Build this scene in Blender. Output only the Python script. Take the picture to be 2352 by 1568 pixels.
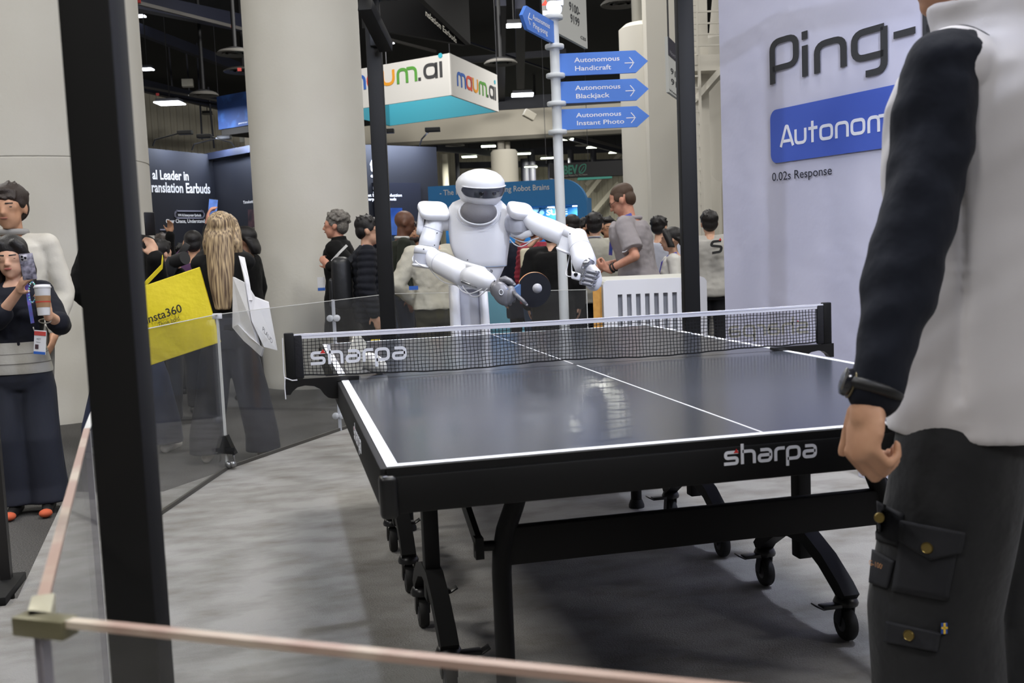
import bpy, bmesh, math, random
from mathutils import Vector, Matrix, Quaternion
from math import sin, cos, pi, radians as rad
for o in list(bpy.data.objects): bpy.data.objects.remove(o)
S = bpy.context.scene; COL = S.collection
random.seed(7)
V = Vector
# ------------------------------------------------------------------ camera
W, H, F = 2352, 1568, 2363.3
CP = V((-0.1753, -1.8748, 1.1547)); YAW, PIT, ROL = 0.22095, -0.09175, -0.04089
_f = V((sin(YAW)*cos(PIT), cos(YAW)*cos(PIT), sin(PIT))); _r = V((cos(YAW), -sin(YAW), 0)); _u = _r.cross(_f)
CR = _r*cos(ROL)+_u*sin(ROL); CU = -_r*sin(ROL)+_u*cos(ROL); CF = _f
cam = bpy.data.cameras.new('camera'); cam_o = bpy.data.objects.new('camera', cam); COL.objects.link(cam_o)
cam.sensor_width = 36; cam.lens = 36*F/W; cam.clip_start = .05; cam.clip_end = 300
cam_o.matrix_world = Matrix(((CR.x, CU.x, -CF.x, CP.x), (CR.y, CU.y, -CF.y, CP.y), (CR.z, CU.z, -CF.z, CP.z), (0, 0, 0, 1)))
cam.dof.use_dof = True; cam.dof.focus_distance = 4.2; cam.dof.aperture_fstop = 8
S.camera = cam_o
def ray(x, y): return CF + CR*((x-W/2)/F) - CU*((y-H/2)/F)
def D(x, y, d): return CP + ray(x, y)*d                     # point at camera depth d
def G(x, y, z=0): r = ray(x, y); return CP + r*((z-CP.z)/r.z)
def PY(x, y, Y): r = ray(x, y); return CP + r*((Y-CP.y)/r.y)
def px(p): d = p-CP; z = d.dot(CF); return (W/2+F*d.dot(CR)/z, H/2-F*d.dot(CU)/z, z)
AISLE = -.15
# ------------------------------------------------------------------ world, lamps, exposure
S.view_settings.view_transform = 'Standard'; S.view_settings.look = 'None'; S.view_settings.gamma = 1
S.view_settings.use_curve_mapping = False; S.view_settings.exposure = -0.12
wd = bpy.data.worlds.new('hall_air'); S.world = wd; wd.use_nodes = True
wd.node_tree.nodes['Background'].inputs[0].default_value = (1.0, .96, .9, 1); wd.node_tree.nodes['Background'].inputs[1].default_value = .15
def area(name, loc, target, size, power, col=(1, 1, 1), sy=None):
    l = bpy.data.lights.new(name, 'AREA'); l.energy = power; l.color = col; l.size = size
    if sy: l.shape = 'RECTANGLE'; l.size_y = sy
    o = bpy.data.objects.new(name, l); COL.objects.link(o); o.location = loc
    o.rotation_euler = (V(target)-V(loc)).to_track_quat('-Z', 'Y').to_euler(); return o
for i, (x, y) in enumerate([(-7, -7), (2, -7), (11, -7), (-7, 3), (2, 2), (11, 3), (-7, 12), (3, 13), (13, 12)]):
    area('unseen_hall_light', (x, y, 9.0), (x, y, 0), 2.2, 530, (1.0, .975, .93))
for x, y in ((3, 27), (12, 25), (1, 19)): area('unseen_hall_light', (x, y, 9.8), (x+1, y+4, 0), 2.2, 1500 if y > 20 else 800, (1.0, .975, .93))  # unseen lights added above the view to brighten the bulkhead and box sign
area('booth_flood', (-.16, 1.6, 2.95), (.7, 2.2, .3), .12, 46, (.76, .82, 1.0))
area('booth_flood', (2.35, .9, 2.95), (1.2, 2.4, .4), .12, 48, (.76, .82, 1.0))
area('booth_flood', (.9, -.4, 2.95), (.9, 3.2, .95), .35, 38, (.76, .82, 1.0))
area('booth_flood', (1.2, -1.9, 2.9), (2.0, 1.5, .9), .4, 16, (.74, .80, 1.0))
# ------------------------------------------------------------------ materials
def lin(c):
    return tuple(((v/255)/12.92 if v/255 <= .04045 else ((v/255+.055)/1.055)**2.4) for v in c)
MATS = {}
def M(name, c, rough=.6, metal=0, noise=None, bump=None, spec=.5, c2=None, emit=None, sheen=0, coat=0, stretch=None, wave=None):
    """noise=(scale, detail) mixes c with c2; bump=(scale, strength, distance)"""
    if name in MATS: return MATS[name]
    m = bpy.data.materials.new(name); m.use_nodes = True; nt = m.node_tree; b = nt.nodes['Principled BSDF']
    b.inputs['Base Color'].default_value = (*lin(c), 1); b.inputs['Roughness'].default_value = rough
    b.inputs['Metallic'].default_value = metal; b.inputs['Specular IOR Level'].default_value = spec
    if sheen: b.inputs['Sheen Weight'].default_value = sheen
    if coat: b.inputs['Coat Weight'].default_value = coat; b.inputs['Coat Roughness'].default_value = .1
    if emit: b.inputs['Emission Color'].default_value = (*lin(c), 1); b.inputs['Emission Strength'].default_value = emit
    tc = nt.nodes.new('ShaderNodeTexCoord'); vec = tc.outputs['Object']
    if stretch:
        mp = nt.nodes.new('ShaderNodeMapping'); mp.inputs['Scale'].default_value = stretch
        nt.links.new(vec, mp.inputs[0]); vec = mp.outputs[0]
    if noise or wave:
        if wave:
            n = nt.nodes.new('ShaderNodeTexWave'); n.inputs['Scale'].default_value = wave[0]; n.inputs['Distortion'].default_value = wave[1]
            n.inputs['Detail'].default_value = 3; n.inputs['Detail Scale'].default_value = wave[2]; n.bands_direction = wave[3]; out = n.outputs['Fac']
        else:
            n = nt.nodes.new('ShaderNodeTexNoise'); n.inputs['Scale'].default_value = noise[0]; n.inputs['Detail'].default_value = noise[1]; out = n.outputs['Fac']
        nt.links.new(vec, n.inputs['Vector'])
        r = nt.nodes.new('ShaderNodeValToRGB'); lo, hi = (noise[2], noise[3]) if noise and len(noise) > 3 else (.3, .7)
        r.color_ramp.elements[0].position = lo; r.color_ramp.elements[1].position = hi
        r.color_ramp.elements[0].color = (*lin(c), 1); r.color_ramp.elements[1].color = (*lin(c2 or tuple(v*.8 for v in c)), 1)
        nt.links.new(out, r.inputs[0]); nt.links.new(r.outputs[0], b.inputs['Base Color'])
    if bump:
        n = nt.nodes.new('ShaderNodeTexNoise'); n.inputs['Scale'].default_value = bump[0]; n.inputs['Detail'].default_value = 4
        nt.links.new(vec, n.inputs['Vector']); bp = nt.nodes.new('ShaderNodeBump'); bp.inputs['Strength'].default_value = bump[1]
        bp.inputs['Distance'].default_value = bump[2] if len(bump) > 2 else .02
        nt.links.new(n.outputs['Fac'], bp.inputs['Height']); nt.links.new(bp.outputs[0], b.inputs['Normal'])
    MATS[name] = m; return m
def glass_mat(name, tint, gl=.06):
    m = bpy.data.materials.new(name); m.use_nodes = True; nt = m.node_tree; nt.nodes.clear()
    o = nt.nodes.new('ShaderNodeOutputMaterial'); t = nt.nodes.new('ShaderNodeBsdfTransparent'); t.inputs[0].default_value = (*tint, 1)
    g = nt.nodes.new('ShaderNodeBsdfGlossy'); g.inputs['Roughness'].default_value = .03
    df = nt.nodes.new('ShaderNodeBsdfDiffuse'); df.inputs[0].default_value = (.6, .6, .6, 1)
    lw = nt.nodes.new('ShaderNodeLayerWeight'); lw.inputs[0].default_value = .5; pw = nt.nodes.new('ShaderNodeMath'); pw.operation = 'POWER'; pw.inputs[1].default_value = 4; nt.links.new(lw.outputs['Facing'], pw.inputs[0])
    fr = nt.nodes.new('ShaderNodeMath'); fr.operation = 'MULTIPLY_ADD'; fr.inputs[1].default_value = .45; fr.inputs[2].default_value = .025; nt.links.new(pw.outputs[0], fr.inputs[0])
    mx = nt.nodes.new('ShaderNodeMixShader'); nt.links.new(fr.outputs[0], mx.inputs[0]); nt.links.new(t.outputs[0], mx.inputs[1]); nt.links.new(g.outputs[0], mx.inputs[2])
    m2 = nt.nodes.new('ShaderNodeMixShader'); m2.inputs[0].default_value = gl; nt.links.new(mx.outputs[0], m2.inputs[1]); nt.links.new(df.outputs[0], m2.inputs[2])
    nt.links.new(m2.outputs[0], o.inputs[0]); return m
# ------------------------------------------------------------------ mesh builder (world coordinates)
class Fr:                                                     # a plane: origin, u axis, v axis
    def __init__(s, o, x, y): s.o = V(o); s.x = V(x).normalized(); s.y = V(y).normalized(); s.n = s.x.cross(s.y)
    def __call__(s, u, v, w=0): return s.o + s.x*u + s.y*v + s.n*w
class MB:
    def __init__(s): s.v = []; s.f = []
    def add(s, vs, fs):
        b = len(s.v); s.v += [V(p) for p in vs]; s.f += [tuple(i+b for i in f) for f in fs]; return s
    def box(s, c, size, rz=0, R=None, bev=0, seg=2):
        R = R or Matrix.Rotation(rz, 3, 'Z'); c = V(c); h = V(size)/2
        if bev <= 0:
            vs = [c+R@V((a*h.x, b*h.y, d*h.z)) for d in (-1, 1) for a, b in ((-1, -1), (1, -1), (1, 1), (-1, 1))]
            return s.add(vs, [(3, 2, 1, 0), (4, 5, 6, 7), (0, 1, 5, 4), (1, 2, 6, 5), (2, 3, 7, 6), (3, 0, 4, 7)])
        bm = bmesh.new(); bmesh.ops.create_cube(bm, size=1)
        for v in bm.verts: v.co = V((v.co.x*size[0], v.co.y*size[1], v.co.z*size[2]))
        bmesh.ops.bevel(bm, geom=bm.edges[:], offset=bev, segments=seg, affect='EDGES', profile=.5)
        bm.verts.index_update(); s.add([c+R@v.co for v in bm.verts], [[v.index for v in f.verts] for f in bm.faces]); bm.free(); return s
    def bar(s, a, b, w, h=None, up=(0, 0, 1), bev=0):         # box section from a to b
        a, b = V(a), V(b); d = (b-a); L = d.length; d.normalize(); sx = d.cross(V(up))
        if sx.length < 1e-4: sx = d.cross(V((1, 0, 0)))
        sx.normalize(); sz = sx.cross(d); R = Matrix((sx, d, sz)).transposed()
        return s.box((a+b)/2, (w, L, h or w), R=R, bev=bev)
    def tube(s, pts, r, n=10, cap=True, closed=False):
        pts = [V(p) for p in pts]; m = len(pts); rs = r if isinstance(r, (list, tuple)) else [r]*m; rings = []; prev = None
        for i, p in enumerate(pts):
            t = (pts[(i+1) % m]-pts[i-1]) if (closed or 0 < i < m-1) else (pts[1]-pts[0] if i == 0 else pts[-1]-pts[-2]); t.normalize()
            if prev is None:
                a = t.cross(V((0, 0, 1))); a = a if a.length > 1e-3 else t.cross(V((1, 0, 0)))
            else: a = prev - t*prev.dot(t)
            a.normalize(); prev = a; b = t.cross(a); rings.append([p+(a*cos(2*pi*k/n)+b*sin(2*pi*k/n))*rs[i] for k in range(n)])
        b0 = len(s.v); vs = [q for R in rings for q in R]; fs = []
        for i in range(m if closed else m-1):
            for k in range(n): fs.append((i*n+k, i*n+(k+1) % n, ((i+1) % m)*n+(k+1) % n, ((i+1) % m)*n+k))
        if cap and not closed: fs += [tuple(range(n-1, -1, -1)), tuple((m-1)*n+k for k in range(n))]
        return s.add(vs, fs)
    def cyl(s, a, b, r, n=20, r2=None): return s.tube([a, b], [r, r if r2 is None else r2], n)
    def capsule(s, a, b, r1, r2=None, n=12, hs=4):
        a, b = V(a), V(b); r2 = r1 if r2 is None else r2; d = (b-a); d = d.normalized() if d.length > 1e-6 else V((0, 0, 1))
        P = [a-d*r1*cos(t) for t in [pi/2*i/hs for i in range(hs)]] + [a] + [b] + [b+d*r2*sin(pi/2*i/hs) for i in range(1, hs+1)]
        R = [max(1e-4, r1*sin(pi/2*i/hs)) for i in range(hs)] + [r1, r2] + [max(1e-4, r2*cos(pi/2*i/hs)) for i in range(1, hs+1)]
        return s.tube(P, R, n)
    def ell(s, c, r, R=None, n=16, m=10):
        c = V(c); R = R or Matrix.Identity(3); vs = []; fs = []
        for i in range(m+1):
            t = pi*i/m
            for k in range(n): vs.append(c+R@V((r[0]*max(sin(t), 1e-4)*cos(2*pi*k/n), r[1]*max(sin(t), 1e-4)*sin(2*pi*k/n), r[2]*cos(t))))
        for i in range(m):
            for k in range(n): fs.append((i*n+k, (i+1)*n+k, (i+1)*n+(k+1) % n, i*n+(k+1) % n))
        return s.add(vs, fs + [tuple(range(n)), tuple(m*n+k for k in range(n-1, -1, -1))])
    def lathe(s, o, prof, n=32, axis=(0, 0, 1), caps=True):   # prof: (radius, height)
        o = V(o); ax = V(axis).normalized(); a = ax.cross(V((0, 1, 0))); a = a if a.length > 1e-3 else ax.cross(V((1, 0, 0))); a.normalize(); b = ax.cross(a)
        vs = [o+ax*h+(a*cos(2*pi*k/n)+b*sin(2*pi*k/n))*max(r, 1e-4) for r, h in prof for k in range(n)]; m = len(prof)
        fs = [(i*n+k, i*n+(k+1) % n, (i+1)*n+(k+1) % n, (i+1)*n+k) for i in range(m-1) for k in range(n)]
        if caps: fs += [tuple(range(n-1, -1, -1)), tuple((m-1)*n+k for k in range(n))]
        return s.add(vs, fs)
    def loft(s, rings):                                       # closed rings of equal count, capped
        n = len(rings[0]); vs = [p for r in rings for p in r]; m = len(rings)
        fs = [(i*n+k, i*n+(k+1) % n, (i+1)*n+(k+1) % n, (i+1)*n+k) for i in range(m-1) for k in range(n)]
        return s.add(vs, fs+[tuple(range(n-1, -1, -1)), tuple((m-1)*n+k for k in range(n))])
    def prism(s, fr, poly, t0, t1):                           # 2D polygon in frame fr from w=t0 to w=t1
        n = len(poly); vs = [fr(u, v, t0) for u, v in poly]+[fr(u, v, t1) for u, v in poly]
        return s.add(vs, [tuple(range(n-1, -1, -1)), tuple(range(n, 2*n))]+[(k, (k+1) % n, n+(k+1) % n, n+k) for k in range(n)])
    def grid(s, fn, nu, nv):
        vs = [fn(i/nu, j/nv) for j in range(nv+1) for i in range(nu+1)]
        return s.add(vs, [(j*(nu+1)+i, j*(nu+1)+i+1, (j+1)*(nu+1)+i+1, (j+1)*(nu+1)+i) for j in range(nv) for i in range(nu)])
    def build(s, name, mat, parent=None, smooth=False, **tags):
        me = bpy.data.meshes.new(name); inv = ROOTINV.get(parent.name, Matrix.Identity(4)) if parent else Matrix.Identity(4)
        org = V((0, 0, 0))
        if parent is None:                                    # a one-mesh thing: origin at its base centre
            xs = [p.x for p in s.v]; ys = [p.y for p in s.v]; org = V(((min(xs)+max(xs))/2, (min(ys)+max(ys))/2, min(p.z for p in s.v)))
        me.from_pydata([tuple(inv@p-org) for p in s.v], [], s.f); me.materials.append(mat if not isinstance(mat, str) else MATS[mat])
        bm = bmesh.new(); bm.from_mesh(me); bmesh.ops.recalc_face_normals(bm, faces=bm.faces[:]); bm.to_mesh(me); bm.free()
        if smooth:
            for p in me.polygons: p.use_smooth = True
            if smooth != True: me.set_sharp_from_angle(angle=rad(smooth))
        o = bpy.data.objects.new(name, me); COL.objects.link(o); o.location = org
        if parent: o.parent = parent; ROOTINV[o.name] = inv
        tag(o, **tags); return o
ROOTINV = {}
def tag(o, label=None, cat=None, group=None, kind=None):
    if label: o['label'] = label
    if cat: o['category'] = cat
    if group: o['group'] = group
    if kind: o['kind'] = kind
    return o
def thing(name, label, cat, loc=(0, 0, 0), rz=0, group=None):
    o = bpy.data.objects.new(name, None); COL.objects.link(o); o.location = loc; o.rotation_euler = (0, 0, rz); o.empty_display_size = .1
    ROOTINV[o.name] = (Matrix.Translation(V(loc)) @ Matrix.Rotation(rz, 4, 'Z')).inverted(); return tag(o, label, cat, group)
def struct(name, mb, mat, smooth=False): return mb.build(name, mat, None, smooth, kind='structure')
# ------------------------------------------------------------------ lettering
def fillet(pts, r, closed=False, seg=5):
    out = []; n = len(pts); P = [V((p[0], p[1])) for p in pts]
    for i, p in enumerate(P):
        if not closed and i in (0, n-1): out.append(p); continue
        a, b = P[i-1]-p, P[(i+1) % n]-p; rr = min(r, a.length*.48, b.length*.48)
        s, e = p+a.normalized()*rr, p+b.normalized()*rr
        for k in range(seg+1):
            t = k/seg; out.append(s*(1-t)**2+p*2*t*(1-t)+e*t*t)
    return out
def stroke(mb, fr, pts, w, t0, t1, closed=False, r=.2, sc=1, off=(0, 0)):
    P = [p*sc+V(off) for p in fillet(pts, r, closed)]; P = [p for i, p in enumerate(P) if (p-P[i-1]).length > 1e-7 or (i == 0 and not closed)]; n = len(P); L = []; R = []; w = w*sc/2
    for i in range(n):
        a = P[i]-P[i-1] if (i > 0 or closed) else None; b = P[(i+1) % n]-P[i] if (i < n-1 or closed) else None
        na = V((-a.y, a.x)).normalized() if a and a.length > 1e-9 else None; nb = V((-b.y, b.x)).normalized() if b and b.length > 1e-9 else None
        nn = (na+nb) if na and nb else (na or nb); nn.normalize(); k = 1/max(.45, nn.dot(na or nb)); L.append(P[i]+nn*w*k); R.append(P[i]-nn*w*k)
    for i in range(n if closed else n-1):
        j = (i+1) % n; mb.prism(fr, [tuple(R[i]), tuple(R[j]), tuple(L[j]), tuple(L[i])], t0, t1)
GL = {  # techno letters on an x-height of 1: (advance, [(points, closed)])
 's': (1.3, [([(1.08, .9), (.12, .9), (.12, .5), (1.0, .5), (1.0, .1), (0, .1)], 0)]),
 'h': (1.3, [([(.1, 1.45), (.1, 0)], 0), ([(.1, .9), (1.02, .9), (1.02, 0)], 0)]),
 'a': (1.28, [([(.2, .9), (1.0, .9), (1.0, .1), (.1, .1), (.1, .52), (1.0, .52)], 0)]),
 'r': (.92, [([(.1, 0), (.1, .9), (.8, .9)], 0)]),
 'p': (1.3, [([(.1, -.42), (.1, .9), (1.02, .9), (1.02, .1), (.1, .1)], 0)]),
 'P': (1.2, [([(.1, 0), (.1, 1.4), (.98, 1.4), (.98, .5), (.1, .5)], 0)]),
 'i': (.42, [([(.1, 0), (.1, 1.0)], 0), ([(.1, 1.2), (.1, 1.46)], 0)]),
 'n': (1.22, [([(.1, 0), (.1, .9), (.98, .9), (.98, 0)], 0)]),
 'g': (1.28, [([(1.0, .9), (.1, .9), (.1, .12), (1.0, .12)], 0), ([(1.0, .9), (1.0, -.38), (.45, -.38)], 0)]),
 '-': (.8, [([(0, .55), (.6, .55)], 0)]),
 'A': (1.25, [([(0, 0), (.5, 1.32), (.62, 1.32), (1.12, 0)], 0), ([(.2, .36), (.92, .36)], 0)]),
 'u': (1.2, [([(.1, 1), (.1, .1), (.95, .1), (.95, 1)], 0)]),
 't': (.95, [([(.36, 1.36), (.36, 0)], 0), ([(.02, .9), (.78, .9)], 0)]),
 'o': (1.28, [([(.1, .9), (1.02, .9), (1.02, .1), (.1, .1)], 1)]),
 'm': (1.78, [([(.1, 0), (.1, .9), (.82, .9), (.82, 0)], 0), ([(.82, .9), (1.54, .9), (1.54, 0)], 0)]),
 '.': (.4, [([(.1, 0), (.1, .2)], 0)]), ' ': (.6, [])}
def techno(mb, fr, s, x, y, xh, t0, t1, w=.2, r=.28, kern=0, only=None):
    for i, ch in enumerate(s):
        adv, ps = GL[ch]
        if only is None or i in only:
            for p, c in ps: stroke(mb, fr, p, w, t0, t1, bool(c), r, xh, (x, y))
        x += (adv+kern)*xh
    return x
def text(mb, fr, s, x, y, h, t=.002, width=None, bold=0, align='LEFT', sx=1):
    cu = bpy.data.curves.new('lettering', 'FONT'); cu.body = s; cu.size = 1; cu.offset = bold; cu.align_x = align; cu.resolution_u = 3
    o = bpy.data.objects.new('lettering', cu); COL.objects.link(o); dg = bpy.context.evaluated_depsgraph_get(); me = o.evaluated_get(dg).to_mesh()
    vs = [v.co.copy() for v in me.vertices]; fs = [tuple(p.vertices) for p in me.polygons]
    k = h/.73
    if vs and width: sx = width/((max(v.x for v in vs)-min(v.x for v in vs))*k)
    mb.add([fr(x+v.x*k*sx, y+v.y*k, t) for v in vs], fs); bpy.data.objects.remove(o); bpy.data.curves.remove(cu)
def rrect(w, h, r, seg=6):
    out = []
    for cx, cy, a in ((w-r, h-r, 0), (r, h-r, 90), (r, r, 180), (w-r, r, 270)):
        out += [(cx+r*cos(rad(a+90*k/seg)), cy+r*sin(rad(a+90*k/seg))) for k in range(seg+1)]
    return out
def sharpa(mat, red, fr, x, y, xh, t, parent, mirror=False):
    m = MB(); techno(m, fr, 'sharpa', x, y, xh, t, t+.0012, .22, .3); m.build('lettering', mat, parent, label='white wordmark lettering')
    r = MB(); r.prism(fr, [(x+.72*xh, y+.84*xh), (x+1.12*xh, y+.84*xh), (x+.95*xh, y+1.14*xh)], t+.0013, t+.0016); r.build('logo_accent', red, parent, label='small red triangle')
# ------------------------------------------------------------------ common materials
white = M('white_plaster', (206, 202, 192), .85, bump=(18, .25, .01), noise=(2.5, 5), c2=(198, 194, 183))
plaster = M('column_paint', (208, 206, 199), .9, bump=(30, .3, .004), noise=(1.2, 3), c2=(200, 197, 189))
black = M('black_powder_coat', (10, 10, 11), .6, spec=.3)
blackm = M('matt_black', (14, 14, 15), .75)
blackg = M('black_plastic', (16, 16, 18), .35)
rubber = M('black_rubber', (18, 18, 18), .7)
wline = M('white_table_line', (236, 238, 245), .5)
logo_w = M('white_print', (226, 228, 236), .6)
red = M('red_print', (205, 40, 34), .6)
shell = M('robot_white_shell', (226, 227, 232), .33, spec=.4)
steel = M('brushed_steel', (150, 150, 150), .35, .9)
glassm = glass_mat('clear_acrylic', (.94, .945, .945), .022)
class Wl(Fr):                                                # an upright plane through two points seen in the photo
    def __init__(s, a, b, z0=AISLE):
        a, b = V(a), V(b); s.o = V((a.x, a.y, z0)); s.x = V((b.x-a.x, b.y-a.y, 0)).normalized(); s.y = V((0, 0, 1)); s.n = s.x.cross(s.y)
    def uv(s, x, y):
        r = ray(x, y); t = (s.o-CP).dot(s.n)/r.dot(s.n); p = CP+r*t-s.o; return p.dot(s.x), p.dot(s.y)
    def rect(s, mb, x0, y0, x1, y1, t0, t1):                  # rectangle spanned by two image corners
        u0, v0 = s.uv(x0, y0); u1, v1 = s.uv(x1, y1); mb.prism(s, [(u0, v1), (u1, v1), (u1, v0), (u0, v0)], t0, t1); return mb
    def poly(s, mb, pts, t0, t1): mb.prism(s, [s.uv(*p) for p in pts], t0, t1); return mb
    def scaled(s, kx):
        f = Fr(s.o, s.x, s.y); f.x = s.x*kx; f.n = s.n; return f
    def write(s, mb, txt, x0, y0, x1, h, t, bold=.01):        # text starting at image point (x0,y0), ending under x1, letter height h px
        u, v = s.uv(x0, y0); u1 = s.uv(x1, y0)[0]; v1 = s.uv(x0, y0-h)[1]; text(mb, s, txt, u, v, v1-v, t, width=u1-u, bold=bold)
# ------------------------------------------------------------------ hall shell
def hall():
    fl = M('aisle_carpet', (58, 57, 56), .95, noise=(160, 3, .38, .62), c2=(92, 90, 88), bump=(220, .6, .01))
    struct('floor', MB().box((10, 30, AISLE-.05), (140, 160, .1)), fl)
    ce = M('ceiling_black', (14, 15, 20), .9)
    struct('ceiling', MB().box((10, 40, 11.1), (140, 150, .2)), ce)
    corr = M('corrugated_cladding', (222, 216, 198), .7)
    def cladding(name, p0, p1, z0, z1, pitch, parent=None):   # corrugated far wall with real ribs
        a, b = V(p0), V(p1); d = (b-a); L = d.length; f = Fr((a.x, a.y, z0), d, (0, 0, 1)); m = MB(); n = int(L/pitch); pr = []
        for i in range(n):
            u = i*pitch; pr += [(u, 0), (u+pitch*.4, 0), (u+pitch*.5, .06), (u+pitch*.9, .06)]
        k = len(pr); vs = [f(u, 0, w) for u, w in pr]+[f(u, z1-z0, w) for u, w in pr]
        m.add(vs, [(i, i+1, k+i+1, k+i) for i in range(k-1)]); m.build(name, corr, None, kind='structure')
    cladding('wall_left', D(-600, 560, 48), D(640, 560, 60), AISLE, 11, .34)
    cladding('wall_back', D(560, 560, 96), D(1990, 560, 92), AISLE, 11, .5)
    # bulkhead between two halls, carried by columns
    bw = Wl(D(800, 290, 46), D(1500, 290, 44)); m = MB()
    u0 = bw.uv(560, 300)[0]; u1 = bw.uv(2000, 300)[0]; v0 = bw.uv(1000, 322)[1]; v1 = bw.uv(1000, 262)[1]
    n = 14
    bk = struct('wall_bulkhead', MB().prism(bw, [(u0, v0), (u1, v0), (u1, v1), (u0, v1)], -.5, -.03), M('bulkhead_paint', (214, 207, 190), .85))
    seams = [u0, bw.uv(935, 300)[0], bw.uv(1075, 300)[0], bw.uv(1260, 300)[0], u1]
    for a, b in zip(seams, seams[1:]):
        MB().prism(bw, [(a+.03, v0), (b-.03, v0), (b-.03, v1), (a+.03, v1)], -.03, 0).build('panel', 'bulkhead_paint', bk)
    tr = struct('trim_1', MB().prism(bw, [(u0, v1), (u1, v1), (u1, v1+.55), (u0, v1+.55)], -.45, .02), M('navy_steel', (26, 29, 40), .6))
    struct('trim_2', MB().prism(bw, [(u0, v0-.16), (u1, v0-.16), (u1, v0), (u0, v0)], -.5, .03), M('trim_grey', (120, 116, 104), .7))
    # roof steel
    st = M('roof_steel', (24, 27, 42), .55); pale = M('roof_pipe', (78, 76, 74), .6)
    for a, b, w, h, mt in [((300, 0, 30), (600, 62, 36), .35, .5, st), ((310, 5, 29), (600, 78, 35), .1, .1, pale), ((300, 60, 40), (600, 175, 46), .3, .4, st),
                           ((320, 195, 44), (600, 262, 50), .3, .5, st), ((320, 198, 43), (600, 250, 49), .08, .08, pale),
                           ((1280, 300, 60), (1460, 350, 70), .16, .16, pale), ((1270, 306, 60), (1460, 357, 70), .2, .3, st),
                           ((1000, 340, 66), (1130, 352, 74), .3, .4, st), ((880, 30, 38), (1260, 160, 50), .08, .08, st), ((890, 90, 40), (1000, 118, 44), .1, .1, pale),
                           ((920, 150, 48), (1300, 120, 48), .2, .3, st), ((1150, 0, 34), (1150, 240, 46), .35, .4, st), ((1195, 0, 30), (1195, 190, 40), .3, .5, st), ((1050, 380, 84), (1440, 372, 84), .3, .5, st),
                           ((1180, 350, 86), (1440, 340, 86), .4, .6, st)]:
        MB().bar(D(*a), D(*b), w, h).build('roof_beam', mt, None, kind='structure')
    for x, y, w, y2 in [(382, 40, 4, 210), (422, 40, 4, 230), (450, 60, 3, 320), (478, 200, 3, 340)]:
        MB().bar(D(x, y, 47), D(x+14, y2, 47), .07).build('roof_hanger', st, None, kind='structure')
    # beyond the bulkhead: columns and ducts of the second hall
    cp = M('far_column', (200, 194, 180), .8); dk = M('far_duct_dark', (46, 46, 56), .6)
    for x0, x1, y0, y1, d, mt in [(1141, 1158, 250, 352, 45.5, cp), (1160, 1172, 326, 352, 45.8, cp), (1046, 1056, 352, 430, 78, dk), (1196, 1216, 365, 420, 80, dk), (1212, 1230, 345, 420, 80, dk), (1258, 1274, 350, 420, 82, dk),
                                 (1304, 1318, 345, 378, 78, dk), (1356, 1370, 345, 378, 78, dk), (1014, 1030, 355, 430, 76, cp)]:
        a = D((x0+x1)/2, (y0+y1)/2, d); r = (x1-x0)*d/F/2; zt = D(x0, y0, d).z; zb = D(x0, y1, d).z
        MB().lathe((a.x, a.y, zb), [(r, 0), (r, zt-zb)], 20).build('trim_column', mt, None, True if False else 40, kind='structure')
    p = D(1160, 400, 43); r = 31*43/F; zt = D(1160, 345, 43).z
    c = struct('trim_drum_column', MB().lathe((p.x, p.y, AISLE), [(r, 0), (r, zt-AISLE-.1), (r-.08, zt-AISLE)], 40), M('drum_paint', (206, 200, 184), .8), 50)
    f = Wl(D(1135, 400, 43-r-.02), D(1185, 400, 43-r-.02)); m = MB(); f.write(m, 'NH6B', 1137, 374, 1160, 7, .0, .015); m.build('lettering', M('grey_print', (110, 106, 98), .8), c)
    for x0, y0, x1, y1, d in [(1330, 470, 1425, 350, 88), (1390, 380, 1345, 425, 90), (1300, 560, 1420, 420, 88)]:
        MB().bar(D(x0, y0, d), D(x1, y1, d), .35).build('trim_brace', cp, None, kind='structure')
    # big round columns of the near hall
    def column(x, d, hw, z1, seam):
        c = D(x, 600, d); r = hw*d/F
        o = struct('trim_round_column', MB().lathe((c.x, c.y, AISLE), [(r+.012, 0), (r+.012, .1), (r, .13), (r, seam-.008), (r-.008, seam-.003), (r-.008, seam+.003), (r, seam+.008), (r, z1)], 72), plaster, 40)
    column(88, 9.2, 256, 11, 1.155+292*8.3/F)
    column(723, 10.5, 129, 11, 6.5)
    # white steel column group on the right
    rp = M('column_grey_white', (206, 202, 192), .85)
    a = D(1497, 560, 17); r = 61*17/F; zt = D(1470, 66, 17).z
    struct('trim_drum_column', MB().lathe((a.x, a.y, AISLE), [(r, 0), (r, zt-AISLE-.08), (r-.1, zt-AISLE)], 48), rp, 40)
    a = D(1480, 560, 17.3); struct('trim_pipe', MB().lathe((a.x, a.y, AISLE), [(.1, 0), (.1, 10.9)], 24), M('galvanised_pipe', (150, 148, 140), .5, .4), 40)
    a = D(1527, 560, 16.4); w = 66*16.4/F
    struct('trim_square_column', MB().box((a.x, a.y, 5.4), (w, w, 11.1), rz=-YAW), rp)
    a = D(1640, 560, 21); struct('trim_wide_column', MB().lathe((a.x+.9, a.y, AISLE), [(1.25, 0), (1.25, 5.2), (1.1, 5.3)], 60), rp, 40)
    a = D(1606, 560, 19.5); struct('trim_square_column', MB().box((a.x, a.y, 5.4), (.42, .42, 11.1), rz=-YAW), rp)
    MB().bar(D(1660, 170, 20.4), D(1640, 620, 20.4), .35, .3).build('trim_brace', rp, None, kind='structure')
    MB().bar(D(1652, 0, 20.2), D(1642, 120, 20.2), .2, .2).build('trim_brace', rp, None, kind='structure')
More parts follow.
